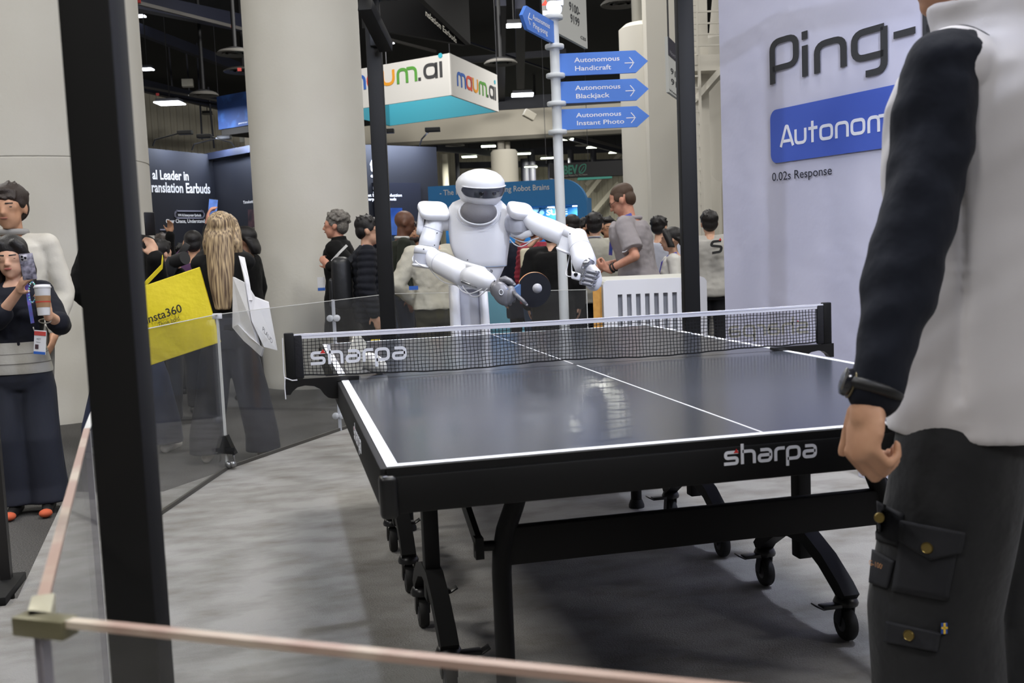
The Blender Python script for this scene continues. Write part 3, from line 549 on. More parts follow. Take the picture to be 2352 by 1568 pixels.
    # robot left arm (right in the photo)
    m = MB(); m.capsule(C(1160, 508, 5.06), C(1195, 522, 4.98), .05, .05, 24, 6); m.build('shoulder_joint', pan, T, True)
    pad(C(1195, 485, 4.95), V((1, 0, -.16)), V((-.05, .80, .60)), .122, .108, .042); m = MB(); m.lathe(C(1194, 500, 4.98), [(.05, 0), (.055, .006), (.055, .05), (.05, .07)], 28, (0, 0, -1)); m.build('shoulder_drum', pan, T, 40)
    m = MB(); m.tube([C(1208, 493, 4.96), C(1222, 506, 4.94), C(1240, 518, 4.92), C(1262, 527, 4.90), C(1288, 538, 4.86), C(1302, 546, 4.84)], [.036, .044, .050, .052, .050, .046], 28); ua = m.build('upper_arm', shell, T, True)
    m = MB(); m.tube([C(1252, 523, 4.91), C(1253.5, 523.6, 4.91)], .0527, 28, cap=False); m.build('arm_seam', seam, ua, True)
    m = MB(); m.tube([C(1176, 536, 4.99), C(1200, 541, 4.96), C(1222, 534, 4.93)], [.014, .018, .016], 14); m.build('shoulder_rail', shell, T, True)
    ea, eb = C(1323, 527, 4.80), C(1304, 580, 4.82)
    m = MB(); m.lathe(ea, [(.03, -.001), (.045, 0), (.052, .006), (.055, .014), (.055, .045)], 32, (eb-ea)); m.build('elbow_cap', shell, T, True)
    m = MB(); m.lathe(ea.lerp(eb, .4), [(.053, 0), (.053, .065)], 32, (eb-ea)); m.build('elbow_housing', shell, T, 40)
    m = MB(); m.lathe(ea.lerp(eb, .92), [(.04, 0), (.058, 0), (.06, .006), (.055, .013), (.02, .014)], 32, (eb-ea)); m.build('elbow_base', shell, T, 40)
    m = MB(); m.tube([C(1325, 542, 4.78), C(1330, 560, 4.74), C(1336, 580, 4.70), C(1342, 600, 4.66), C(1344, 618, 4.63)], [.046, .047, .052, .055, .045], 28); fa = m.build('forearm', shell, T, True)
    m = MB(); m.tube([C(1333, 570, 4.72), C(1333.4, 571.2, 4.718)], .0508, 28, cap=False); m.build('arm_seam', seam, fa, True)
    m = MB(); m.capsule(C(1350, 612, 4.62), C(1368, 628, 4.60), .03, .024, 18); m.build('wrist', shell, T, True)
    for x, y, d in [(1309, 537, 4.73), (1339, 542, 4.74), (1325, 571, 4.68), (1336, 572, 4.66), (1339, 584, 4.64)]: MB().ell(C(x, y, d), (.0035,)*3, None, 8, 6).build('screw', dot, T, True)
    # left fist: palm shell, side camera, four folded chrome fingers and thumb
    f = Fr(C(1351, 640, 4.575), C(1370, 638, 4.575)-C(1340, 630, 4.575), (.12, 0, 1)); R = Matrix((f.x, f.y, f.n)).transposed()
    m = MB(); m.ell(C(1362, 640, 4.62), (.042, .055, .03), R, 24, 14); hand = m.build('hand', shell, T, True)
    sc = MB().box(C(1323, 634, 4.565), (.042, .034, .03), R=R, bev=.007, seg=3).build('wrist_camera', shell, T, 40); p = C(1322.5, 630, 4.548); MB().lathe(p, [(.009, 0), (.009, .002), (.006, .004)], 18, f.n).build('camera_lens', lens, sc, 40)
    for i in range(4):
        x0, y0 = 1344-3.2*i, 621+9.3*i; x1, y1 = x0+25, y0+5.5; w = .0088
        fg = MB().capsule(C(x0, y0, 4.55), C(x1, y1, 4.545), w, w, 14).build('finger', grey, hand, True)
        for x, y in ((x0, y0), (x1, y1)): MB().cyl(C(x, y-4.6, 4.543), C(x, y+4.6, 4.543), .0062, 12).build('knuckle_joint', chrome, fg, 40)
        MB().capsule(C(x1+3, y1+1, 4.55), C(x1+6, y1-2, 4.60), .0075, .008, 10).build('finger_base', chrome, fg, True)
    m = MB(); m.tube([C(1339, 617, 4.565), C(1345, 606, 4.55), C(1352, 600, 4.555), C(1361, 603, 4.565)], [.010, .016, .017, .010], 14); m.capsule(C(1361, 603, 4.565), C(1361, 603, 4.565), .010); m.build('thumb', chrome, hand, True)
    # cables
    def cab(pts, nm='cable', mt=cable, r=.0028):
        P = [C(*p) for p in pts]; out = []
        for i in range(len(P)-1):
            p0, p1, p2, p3 = P[max(i-1, 0)], P[i], P[i+1], P[min(i+2, len(P)-1)]
            for k in range(6):
                t = k/6; out.append(.5*((2*p1)+(p2-p0)*t+(2*p0-5*p1+4*p2-p3)*t*t+(3*p1-p0-3*p2+p3)*t**3))
        MB().tube(out+[P[-1]], r, 7).build(nm, mt, T, True)
    cab([(1171, 541, 5.0), (1190, 552, 4.98), (1208, 556, 4.95), (1222, 551, 4.92), (1238, 546, 4.90)]); cab([(1171, 549, 5.0), (1182, 561, 4.97), (1196, 566, 4.95), (1211, 560, 4.93), (1224, 550, 4.91)])
    cab([(1308, 586, 4.83), (1303, 612, 4.78), (1300, 630, 4.72), (1308, 635, 4.64), (1314, 634, 4.60)]); cab([(1312, 586, 4.82), (1313, 605, 4.76), (1314, 628, 4.60)])
    cab([(956, 581, 5.0), (948, 592, 5.0), (952, 604, 4.99), (966, 611, 4.97), (984, 613, 4.95)]); cab([(958, 594, 4.98), (955, 600, 4.97), (968, 610, 4.95), (985, 614, 4.93)])
    cab([(986, 616, 4.96), (1000, 632, 4.94), (1020, 648, 4.86), (1048, 655, 4.75), (1062, 668, 4.62), (1078, 674, 4.55), (1096, 669, 4.5), (1118, 656, 4.5)]); cab([(1062, 655, 4.70), (1068, 665, 4.62), (1086, 681, 4.55), (1104, 677, 4.5), (1120, 662, 4.48)])
    m = MB(); m.capsule(C(1062, 646, 4.58), C(1096, 660, 4.52), .008, .006, 10); m.build('actuator_rod', chrome, T, True)
    # racket and ball
    rc = C(1226, 665, 4.47); n = (CP-rc).normalized()+V((.28, 0, -.22)); n.normalize(); fx = V((1, 0, 0))-n*n.x; fx.normalize(); rf = Fr(rc, fx, n.cross(fx))
    def blade(r): return [(r*1.0*cos(t), r*1.02*sin(t)) for t in [rad(-150+300*k/40) for k in range(41)]]
    K = thing('table_tennis_racket', 'black-rubber table tennis racket gripped by the robot', 'racket', tuple(rc)); MB().prism(rf, blade(.0765), -.0035, .0035).build('blade', M('racket_wood', (226, 164, 110), .5), K)
    for t0, t1, mt, nm in ((.0035, .0075, M('racket_black_rubber', (24, 26, 34), .55), 'rubber_face'), (-.0075, -.0035, M('racket_red_rubber', (150, 30, 30), .6), 'rubber_back')): MB().prism(rf, blade(.0757), t0, t1).build(nm, mt, K)
    MB().prism(rf, [(-.062, -.03), (-.062, .03), (-.09, .014), (-.125, .013), (-.125, -.013), (-.09, -.014)], -.011, .011).build('handle', M('racket_handle', (96, 130, 180), .5), K)
    b = C(1234, 662, 4.36); MB().ell(b, (.0205,)*3, None, 32, 20).build('table_tennis_ball', M('ball_grey', (178, 178, 184), .5), None, True, label='pale grey table tennis ball in the air before black racket', cat='ball')
robot()
# ------------------------------------------------------------------ ping-pong wall banner
def banner():
    a = D(1662, 540, 6.3); fr = Wl(a, a+V((.211, -.977, 0)), 0); bw = M('banner_fabric', (196, 196, 214), .8, bump=(3, .25, .05), noise=(1.5, 2), c2=(190, 190, 210))
    T = thing('banner_wall', 'tall pale lavender fabric banner wall beside the table', 'banner wall', (a.x+.5, a.y-2.3, 0)); m = MB()
    m.grid(lambda u, v: fr(u*5.2, v*3.4, .004*sin(u*5.2*5)*max(0, v-.7)), 40, 12); m.build('banner_face', bw, T, True); MB().prism(fr, [(0, 0), (5.2, 0), (5.2, 3.4), (0, 3.4)], -.12, -.006).build('banner_frame', bw, T)
    u0, v0 = fr.uv(1772, 195); u1, vt = fr.uv(2042, 132); v1 = fr.uv(1772, 93)[1]; xh = (v1-v0)/1.5; adv = GL['P'][0]+GL['i'][0]+GL['n'][0]+1.1
    f = fr.scaled(1); kx = (u1-u0)/(adv*xh); f = fr.scaled(kx); m = MB(); techno(m, f, 'Ping-Pong'[:5]+'P', u0/kx, v0, xh, .008, .011, .2, .3); techno(m, f, 'ong', u0/kx+xh*(adv+.18+.8+1.2), v0, xh, .008, .011, .2, .3)
    m.build('lettering', M('charcoal_print', (48, 49, 52), .7), T, label='large charcoal Ping-Pong lettering')
    u0, v0 = fr.uv(1774, 376); v1 = fr.uv(1774, 254)[1]; m = MB(); m.prism(fr, [(u0+x, v0+y) for x, y in rrect(2.6, v1-v0, .05)], .008, .010); pn = m.build('button_panel', M('banner_blue', (66, 92, 184), .7), T)
    ua, va = fr.uv(1797, 338); ub = fr.uv(2015, 290)[0]; vh = fr.uv(1797, 290)[1]; xh = (vh-va)/1.38; adv = sum(GL[c][0] for c in 'Auton')+GL['o'][0]+.1; kx = (ub-ua)/((adv+.5)*xh); f = fr.scaled(kx); m = MB(); techno(m, f, 'Autonomous', ua/kx, va, xh, .0105, .0115, .2, .28)
    m.build('lettering', logo_w, pn, label='white Autonomous lettering'); m = MB(); u, v = fr.uv(1776, 416); u1 = fr.uv(1913, 404)[0]; text(m, fr, '0.02s Response', u, v, fr.uv(1776, 396)[1]-v, .009, width=u1-u, bold=.004); m.build('lettering', M('navy_print', (34, 36, 52), .7), T, label='small dark response-time lettering')
banner()
bx = G(2035, 1112, 0); MB().box((bx.x+.12, bx.y+.1, .1), (.28, .2, .2), rz=.1, bev=.004).build('carton', M('carton_white', (206, 206, 220), .7), None, 40, label='white carton on the carpet under the table far side', cat='carton')
# ------------------------------------------------------------------ white counter with slots
def counter():
    d = 7.1; f = Wl(D(1385, 645, d), D(1623, 635, d)); cw = M('counter_white', (222, 223, 230), .4); T = thing('slotted_counter', 'white rounded counter with vertical slots behind the net', 'counter', tuple(f(.36, 0, -.3)))
    w = f.uv(1623, 640)[0]; top = f.uv(1500, 640)[1]; vs = f.uv(1500, 673)[1]; dp = .85
    prof = [(0, 0), (w, 0), (w, top-.03), (w-.012, top-.01), (w-.03, top), (.03, top), (.012, top-.01), (0, top-.03)]
    MB().prism(f, prof, -.02-dp, -.06).build('body', M('counter_side', (206, 206, 200), .5), T); MB().prism(f, [(.0, vs), (w, vs)]+prof[2:], -.06, 0).build('front_panel', cw, T)
    MB().prism(f, [(.02, .02), (w-.02, .02), (w-.02, vs), (.02, vs)], -.06, -.04).build('slot_back', M('slot_grey', (150, 152, 158), .7), T)
    xs = [1419+20.9*k+i for k in range(8) for i in (0, 10.8)]; us = [0]+[f.uv(x, 690)[0] for x in xs]+[w]
    for a, b in zip(us[::2], us[1::2]): MB().prism(f, [(a, .25), (b, .25), (b, vs), (a, vs)], -.04, 0).build('slat', cw, T)
    MB().prism(f, [(0, 0), (w, 0), (w, .25), (0, .25)], -.04, 0).build('kick_panel', cw, T)
    g = Fr(f(w, 0, -.06), -f.n, (0, 0, 1)); m = MB(); m.prism(g, [(.05+x, top-.27+y) for x, y in rrect(.22, .085, .01)], .0, .012); h = m.build('lock_plate', cw, T); m = MB(); m.prism(g, [(.07+x, top-.243+y) for x, y in rrect(.17, .03, .01)], .012, .016); m.build('lock_slot', M('slot_grey2', (176, 178, 184), .6), h)
    p = D(1373, 720, 7.2); MB().box((p.x, p.y, .35), (.06, .02, 1.0), rz=-YAW).build('easel_leg', M('oak_wood', (214, 160, 78), .6, noise=(30, 4), c2=(196, 142, 66)), None, label='yellow wooden easel leg standing beside the slotted counter', cat='easel')
counter()
# ------------------------------------------------------------------ sign post with arrow boards
def signpost():
    p = D(1286, 450, 7.6); b = V((p.x, p.y, AISLE)); pw = M('post_white', (206, 210, 214), .45); T = thing('direction_sign_post', 'white round sign post with blue arrow boards and lit logo', 'sign post', tuple(b))
    zt = D(1275, 50, 7.6).z; MB().lathe(b, [(.22, 0), (.22, .012), (.036, .03), (.036, zt-b.z)], 28).build('pole', pw, T, 40)
    for y in (48, 113, 178, 241, 305):
        z = D(1280, y, 7.6).z; MB().lathe((b.x, b.y, z-.017), [(.03, 0), (.066, .002), (.07, .008), (.07, .026), (.066, .032), (.03, .034)], 32).build('collar', pw, T, 40)
    blue = M('sign_blue', (74, 124, 212), .55); hx = V((cos(YAW+.02), -sin(YAW+.02), 0))
    def board(f, L, h, txt, flip):
        m = MB(); t = .09; P = [(.0, 0), (L-t, 0), (L, h/2), (L-t, h), (.0, h)]; m.prism(f, P if not flip else [(-u, v) for u, v in P][::-1], -.012, .012); bd = m.build('arrow_board', blue, T)
        m = MB()
        if not flip:
            text(m, f, txt[0], .11, h*.58, h*.22, .0135, bold=.012, width=.33); text(m, f, txt[1], .11, h*.2, h*.22, .0135, bold=.012, width=txt[2]); ax = .475
            stroke(m, f, [(ax, h*.45), (ax+.07, h*.45)], .006, .0125, .0145); stroke(m, f, [(ax+.035, h*.7), (ax+.068, h*.45), (ax+.035, h*.2)], .006, .0125, .0145, r=.02)
        else:
            text(m, f, txt[0], -.46, h*.56, h*.24, .0135, bold=.012, width=.36); text(m, f, txt[1], -.46, h*.2, h*.24, .0135, bold=.012, width=.3)
            stroke(m, f, [(-.55, h*.5), (-.48, h*.5)], .006, .0125, .0145); stroke(m, f, [(-.515, h*.75), (-.55, h*.5), (-.515, h*.25)], .006, .0125, .0145, r=.02)
        m.build('lettering', logo_w, bd)
    for (y0, y1), tx in (((124, 173), ('Autonomous', 'Handicraft', .262)), ((187, 235), ('Autonomous', 'Blackjack', .245)), ((249, 295), ('Autonomous', 'Instant Photo', .345))):
        za, zb = D(1390, y1+.8, 7.58).z, D(1390, y0, 7.58).z; board(Fr(V((b.x, b.y, za))+hx*.03, hx, (0, 0, 1)), .675-.03, zb-za, tx, False)
    fw = V((sin(YAW), cos(YAW), 0)); dl = (-hx*.36-fw*.93).normalized(); za = D(1268, 105, 7.55).z; f = Fr(V((b.x, b.y, za)), -dl, (0, 0, 1)); f.o = f.o+dl*.03; board(f, .66, .155, ('Autonomous', 'Ping-pong'), True)
    f = Fr(V((b.x, b.y, zt+.02))-hx*.075, hx, (0, 0, 1)); m = MB(); m.prism(f, rrect(.02, .02, .004), 0, .01) if False else None
    stroke(m, f, [(.15, .088), (.045, .088), (.035, .055), (.13, .055), (.12, .02), (.0, .02)], .026, -.02, .02, r=.022); m.build('lit_logo', M('lit_logo_white', (225, 232, 255), .4, emit=1.3), T)
    m = MB(); m.prism(f, [(-.005, .078), (.038, .078), (.022, .11)], -.02, .02); m.build('lit_accent', M('lit_logo_red', (235, 80, 60), .4, emit=.9), T)
signpost()
# ------------------------------------------------------------------ background stands
def dark_booth():
    dk = M('booth_navy_wall', (29, 32, 42), .7); dk2 = M('booth_black_wall', (20, 22, 32), .75); wt = M('booth_letter_white', (222, 224, 228), .6, emit=.25); blk = M('lamp_black', (12, 12, 14), .5)
    T = thing('translation_booth', 'dark navy trade show booth with white earbud lettering', 'booth', tuple(G(480, 690, AISLE)))
    a = Wl(D(250, 560, 15.5), D(545, 560, 17.5)); u1 = a.uv(520, 400)[0]; vt = a.uv(345, 333)[1]
    MB().prism(a, [(-.6, 0), (u1, 0), (u1, vt-.1), (-.6, vt)], -.12, 0).build('wall_panel', dk, T)
    MB().prism(a, [(-.55, .1), (a.uv(485, 500)[0], .1), (a.uv(485, 500)[0], a.uv(400, 440)[1]), (-.55, a.uv(400, 440)[1])], 0, .03).build('screen_panel', dk2, T)
    m = MB(); a.write(m, 'al Leader in', 350, 411, 433, 22, .005, .022); m.build('lettering', wt, T); m = MB(); a.write(m, 'ranslation Earbuds', 345, 441, 479, 24, .035, .022); m.build('lettering', wt, T)
    m = MB(); a.write(m, 'W4 AI Interpreter Earbuds', 406, 497, 459, 6, .035, .012); a.write(m, 'Clear Chaos, Understand in Seconds', 378, 512, 505, 9, .035, .015); m.build('lettering', wt, T)
    u0, v0 = a.uv(399, 501); u2, v2 = a.uv(465, 485); P = [(u0+x, v0+y) for x, y in rrect(u2-u0, abs(v2-v0), abs(v2-v0)*.48)]; m = MB(); stroke(m, a, P, .02, .034, .044, True, 0); m.build('pill_outline', M('pill_grey', (140, 140, 156), .6), T)
    MB().prism(a, [a.uv(*p) for p in ((364, 529), (388, 529), (388, 526), (364, 526))], .034, .044).build('shelf_strip', M('pill_grey', (140, 140, 156)), T)
    b = Wl(D(480, 560, 17.4), D(640, 560, 15.9)); u0 = b.uv(480, 400)[0]; u1 = b.uv(700, 400)[0]; v = b.uv(540, 356)[1]
    MB().prism(b, [(u0, 0), (u1, 0), (u1, v), (u0, v)], -.12, 0).build('wall_panel', dk, T); va, vb = b.uv(570, 353)[1], b.uv(570, 337)[1]; MB().prism(b, [(u0, va), (u1+.2, va), (u1+.2, vb), (u0, vb)], .02, .1).build('header_beam', M('header_blue_black', (46, 52, 72), .5), T)
    m = MB(); b.write(m, 'Timekettle', 559, 468, 586, 7, .004, .012); m.build('lettering', wt, T)
    MB().prism(b, [b.uv(*p) for p in ((572, 640), (597, 640), (597, 481), (572, 481))], 0, .02).build('photo_panel', M('photo_dusky', (92, 60, 66), .8, noise=(6, 3), c2=(40, 30, 40)), T)
    c = Wl(D(790, 560, 14.6), D(1005, 560, 15.6)); u0 = c.uv(800, 400)[0]; u1 = c.uv(1005, 400)[0]; v0 = c.uv(870, 333)[1]
    MB().prism(c, [(u0, 0), (u1, 0), (u1, v0), (u0, v0)], -.3, 0).build('wall_panel', dk, T); ua, ub, vm = c.uv(858, 500)[0], c.uv(965, 500)[0], c.uv(900, 420)[1]; MB().prism(c, [(ua, .05), (ub, .05), (ub, vm), (ua, vm)], 0, .05).build('screen_panel', M('booth_screen_frame', (36, 40, 56), .5), T)
    m = MB(); c.write(m, 'tH', 851, 392, 869, 28, .006, .05); c.write(m, 'eds', 851, 407, 869, 8, .006, .03); c.write(m, 'best Bone Conduction', 832, 452, 918, 7, .056, .015); c.write(m, 'Interpreter Earbuds', 832, 461, 905, 7, .056, .015); c.write(m, 'Interpreter', 853, 436, 868, 5, .056, .01)
    m.build('lettering', M('booth_letter_lit', (226, 234, 255), .5, emit=1.6), T)
    for y in (429, 441): MB().prism(c, [c.uv(*p) for p in ((853, y+2), (869, y+2), (869, y), (853, y))], .052, .056).build('pill_line', 'booth_letter_lit', T)
    MB().prism(c, [c.uv(*p) for p in ((862, 540), (918, 540), (918, 478), (862, 478))], .05, .07).build('display_screen', M('screen_blue', (40, 74, 150), .3, emit=.8, noise=(5, 3), c2=(20, 30, 60)), T)
    # arm floodlights washing the wall tops
    for i, (f, x, y, dx) in enumerate([(a, 352, 327, 28), (a, 442, 337, 28), (b, 538, 333, -2), (c, 858, 330, -12), (c, 965, 326, -14)]):
        u, v = f.uv(x, y); u2 = f.uv(x+dx, y)[0]; k = thing('arm_floodlight', ['black arm floodlight above the Leader lettering', 'black arm floodlight above the inner booth corner', 'black floodlight on the booth beam by round column', 'black arm floodlight between column and black post', 'black arm floodlight on dark wall beside black post'][i], 'floodlight', tuple(f(u, v, 0)), 0, 'floodlights along the dark booth wall'); m = MB(); m.tube([f(u, v-.05, -.02), f(u, v+.04, .05), f(u2, v+.13, .45)], .012, 8); m.build('arm', blk, k)
        MB().box(f(u2, v+.12, .5), (.22, .14, .06), rz=-.2, bev=.01).build('lamp_head', blk, k); area('flood_beam', f(u2, v+.07, .34), f(u2, v-.3, 0), .1, 11, (.75, .83, 1.0))
    u, v = c.uv(900, 334); area('flood_beam', c(u, v+.08, .34), c(u, v-.3, 0), .1, 11, (.75, .83, 1.0)); u, v = b.uv(585, 340); area('flood_beam', b(u, v+.08, .34), b(u, v-.3, 0), .1, 11, (.75, .83, 1.0))
dark_booth()
def blue_booth():
    bl = M('booth_blue', (40, 112, 168), .6); T = thing('robot_brain_booth', 'blue rounded trade show booth with downlights behind sign pole', 'booth', tuple(G(1200, 680, AISLE))); f = Wl(D(990, 560, 14.2), D(1348, 560, 13.6))
    u0 = f.uv(985, 480)[0]; u1 = f.uv(1348, 480)[0]; v1 = f.uv(1330, 408)[1]; vr = f.uv(1180, 487-11)[1]; r = .35; P = [(u0, vr), (u1-.0, vr)] ; arc = [(u1-r+r*cos(rad(k*9)), v1-r+r*sin(rad(k*9))) for k in range(11)]
    ul = f.uv(1010, 430)[0]; us = f.uv(1326, 480)[0]
    MB().prism(f, [(u0, vr), (us, vr), (us, 0), (u1, 0)]+arc+[(u0, v1)], -.12, 0).build('header_panel', bl, T)
    bk = MB().prism(f, [(u0, 0), (us, 0), (us, vr+.1), (u0, vr+.1)], -.75, -.65).build('back_panel', M('booth_blue_back', (34, 104, 160), .6), T); MB().prism(f, [(u0, vr), (us, vr), (us, vr+.03), (u0, vr+.03)], -.66, -.12).build('soffit', bl, T); MB().prism(f, [(us, 0), (us+.04, 0), (us+.04, vr+.1), (us, vr+.1)], -.75, -.12).build('side_panel', bl, T)
    lt = M('blue_booth_letters', (196, 196, 196), .6); m = MB(); f.write(m, '- The Platform for Building Robot Brains', 1010, 449, 1262, 13, .004, .012); m.build('lettering', lt, T)
    g = Wl(f(0, 0, -.64), f(1, 0, -.64)); m = MB(); g.write(m, 'MRIEL', 1253, 481, 1290, 8, .004, .012); g.write(m, 'SURE', 1255, 494, 1304, 13, .004, .03); m.build('lettering', lt, bk)
    for x, y, rr in ((1231, 480, 7.5), (1245, 488, 5.5)):
        u, v = g.uv(x, y); q = rr*14.7/F; m = MB(); m.prism(g, [(u+q*cos(2*pi*k/20), v+q*sin(2*pi*k/20)) for k in range(20)], .002, .012); m.build('logo_dot', M('logo_pale_blue', (150, 186, 210), .6), bk)
    for x in (1020, 1118, 1186, 1245, 1304):
        u, v = f.uv(x, 452 if False else 476-(x-1180)*.045); p = f(u, vr-.012, -.5); k = MB().lathe(p, [(.05, 0), (.045, .02)], 18).build('downlight', M('downlight_lit', (226, 244, 250), .4, emit=6), T, 40); area('downlight_beam', p-V((0, 0, .03)), p-V((0, 0, 2))-f.n*.5, .08, 3.2, (.6, .9, 1.0))
    MB().box(f(u0+1.2, .55, .5), (.9, .5, 1.1), rz=-YAW, bev=.03).build('reception_desk', M('desk_pale_blue', (120, 190, 220), .5), T, 40)
blue_booth()
# ------------------------------------------------------------------ hanging signs
def hung(name, label, p, cat='hanging sign', group=None): return thing(name, label, cat, tuple(p), 0, group)
def wires(T, tops):
    for p in tops: MB().tube([p, V((p.x, p.y, 11.0))], .012, 5).build('hanging_wire', M('wire_grey', (60, 60, 64), .5, .5), T)
def signs():
    # white four-sided sign with coloured lettering
    d0 = 25; a = Wl(D(760, 200, 27.2), D(1036, 200, d0)); b = Wl(D(1036, 200, d0), D(1143, 200, 28.4)); T = hung('box_sign', 'white hanging box sign with multicoloured lettering and teal inside', D(1000, 260, 26)); sw = M('sign_white_fabric', (222, 220, 216), .8); tl = M('sign_teal', (28, 108, 124), .8)
    za, zb = D(1036, 218, d0).z, D(1036, 123, d0).z
    for f, w in ((a, (D(1036, 200, d0)-D(760, 200, 27.2)).xy.length), (b, (D(1143, 200, 28.4)-D(1036, 200, d0)).xy.length)):
        MB().prism(f, [(0, za+.15), (w, za+.15), (w, zb+.15), (0, zb+.15)], -.05, 0).build('face', sw, T)
        g = Fr(f.o, f.x, f.y); MB().prism(f, [(0.05, za+.16), (w-.05, za+.16), (w-.05, zb+.1), (.05, zb+.1)], -.08, -.055).build('inner_lining', tl, T)
    cA, cB, cC = a.o, b.o, b.o+b.x*((D(1143, 200, 28.4)-D(1036, 200, d0)).xy.length); cD = cA+(cC-cB)
    for p, q in ((cA, cD), (cD, cC)):
        f = Wl(p, q); w = (q-p).xy.length; MB().prism(f, [(0, za+.15), (w, za+.15), (w, zb+.15), (0, zb+.15)], 0, .05).build('inner_lining', tl, T)
    cols = [('m', (56, 104, 190)), ('a', (222, 84, 60)), ('u', (236, 160, 44)), ('m', (92, 160, 66)), ('.', (66, 66, 68)), ('a', (66, 66, 68)), ('i', (66, 66, 68))]
    GL2 = {'m': (1.72, [([(.1, 0), (.1, .9), (.82, .9), (.82, 0)], 0), ([(.82, .9), (1.54, .9), (1.54, 0)], 0)]), 'a': (1.26, [([(1, .12), (1, .9), (.1, .9), (.1, .12)], 1), ([(1, .98), (1, 0)], 0)]), 'u': (1.24, [([(.1, 1), (.1, .1), (.98, .1), (.98, 1)], 0)]), '.': (.42, [([(.1, 0), (.1, .2)], 0)]), 'i': (.4, [([(.1, 0), (.1, 1)], 0)])}
    for f, x0, y0, x1, h in ((a, 798, 212, 1017, 42), (b, 1050, 197, 1137, 41)):
        u0, v0 = f.uv(x0, y0); u1 = f.uv(x1, y0)[0]; xh = f.uv(x0, y0-h)[1]-v0; xh *= .82; tot = sum(GL2[c][0] for c, _ in cols)-.25; kx = (u1-u0)/(tot*xh); g = f.scaled(kx); x = u0/kx
        for c, col in cols:
            m = MB()
            for p, cl in GL2[c][1]: stroke(m, g, p, .2, .003, .012, bool(cl), .42, xh, (x, v0))
            m.build('letter', M('sign_ink_%d_%d' % col[:2], col, .7), T)
            if c == 'i': m = MB(); m.prism(g, [(x+(.1+.16*cos(2*pi*k/20))*xh, v0+(1.36+.16*sin(2*pi*k/20))*xh) for k in range(20)], .003, .012); m.build('letter_dot', M('sign_ink_teal', (60, 176, 196), .7), T)
            x += GL2[c][0]*xh
    wires(T, [V((cB.x, cB.y, zb)), V((cC.x, cC.y, zb)), V((cA.x, cA.y, zb)), V((cD.x, cD.y, zb))])
    # blue banner box partly behind the middle column
    T = hung('blue_banner_sign', 'deep blue hanging banner box behind round column', D(700, 290, 30)); a = Wl(D(500, 260, 42), D(860, 260, 37)); w = (D(860, 260, 37)-D(500, 260, 42)).xy.length; bm = M('banner_deep_blue', (24, 58, 116), .7, noise=(1.5, 5, .5, .62), c2=(40, 84, 150))
    v0, v1 = a.uv(520, 295)[1], a.uv(520, 218)[1]; MB().prism(a, [(0, v0), (w, v0), (w, v1), (0, v1)], -.05, 0).build('face', bm, T); b = Wl(D(860, 260, 37), D(910, 260, 39)); w2 = (D(910, 260, 39)-D(860, 260, 37)).xy.length; MB().prism(b, [(0, v0), (w2, v0), (w2, v1), (0, v1)], -.05, 0).build('face', M('banner_light_blue', (52, 104, 160), .7, noise=(1.8, 6), c2=(96, 150, 200)), T)
    MB().prism(a, [(0.1, v0), (w, v0), (w, v0-.35), (.1, v0-.25)], -2.2, -.05).build('underside', blackm, T)
    m = MB(); a.write(m, 'FUN', 838, 257, 872, 10, .006, .03); a.write(m, 'tronics', 840, 265, 868, 5, .006, .01); a.write(m, 'partner 2026', 548, 285, 585, 4, .006, .0); m.build('lettering', M('banner_letter', (206, 216, 228), .7), T); wires(T, [a(.1, v1), a(w, v1)])
    # dark upper sign with pale lettering
    T = hung('dark_fascia_sign', 'black hanging fascia sign with pale earbud lettering', D(980, 60, 19)); a = Wl(D(840, 60, 19), D(1068, 60, 21)); w = (D(1068, 60, 21)-D(840, 60, 19)).xy.length; zb = D(960, 84, 20).z; zt = zb+1.6; dk = M('fascia_black', (30, 30, 32), .7); MB().prism(a, [(0, zb+.15), (w, zb+.15), (w, zt), (0, zt)], -.1, 0).build('face', dk, T)
    b = Wl(D(900, -30, 15.5), D(1068, 60, 21)); w2 = (D(1068, 60, 21)-D(900, -30, 15.5)).xy.length; MB().prism(b, [(0, zb+.15), (w2, zb+.15), (w2, zt), (0, zt)], 0, .1).build('face', dk, T); m = MB(); b.write(m, 'nslation Earbuds', 963, 36, 1033, 15, .105, .012); m.build('lettering', M('fascia_letter', (186, 184, 176), .7), T); wires(T, [a(.2, zt), a(w-.1, zt)])
    # white aisle number signs
    for x0, x1, y0, y1, d, lab, rows, tl in ((1284, 1348, -60, 98, 12.5, 'white hanging aisle number sign above the sign post', [('9200-', 1262, 1291, -8, 17), ('9299', 1270, 1291, 14, 14), ('9100-', 1307, 1331, 22, 20), ('9199', 1310, 1330, 50, 20), ('CES', 1333, 1345, 88, 7)], 12), (1533, 1576, 104, 228, 14.2, 'white hanging aisle number sign with dark header by grey column', [('9100-', 1540, 1570, 168, 14), ('9199', 1541, 1570, 192, 14), ('Westgate', 1537, 1564, 208, 5)], 6)):
        e = 1 if d < 13 else 1; f = Wl(D(x0-30 if d < 13 else x0, 60, d-.9), D(x1, 60, d+.5)); T = hung('aisle_sign', lab, D(x0, y1, d)); us = f.uv(x0-30 if d < 13 else x0, 60)[0]; ue = f.uv(x1, 60)[0]; vb, vt = f.uv((x0+x1)/2, y1-4)[1], f.uv((x0+x1)/2, y0)[1]
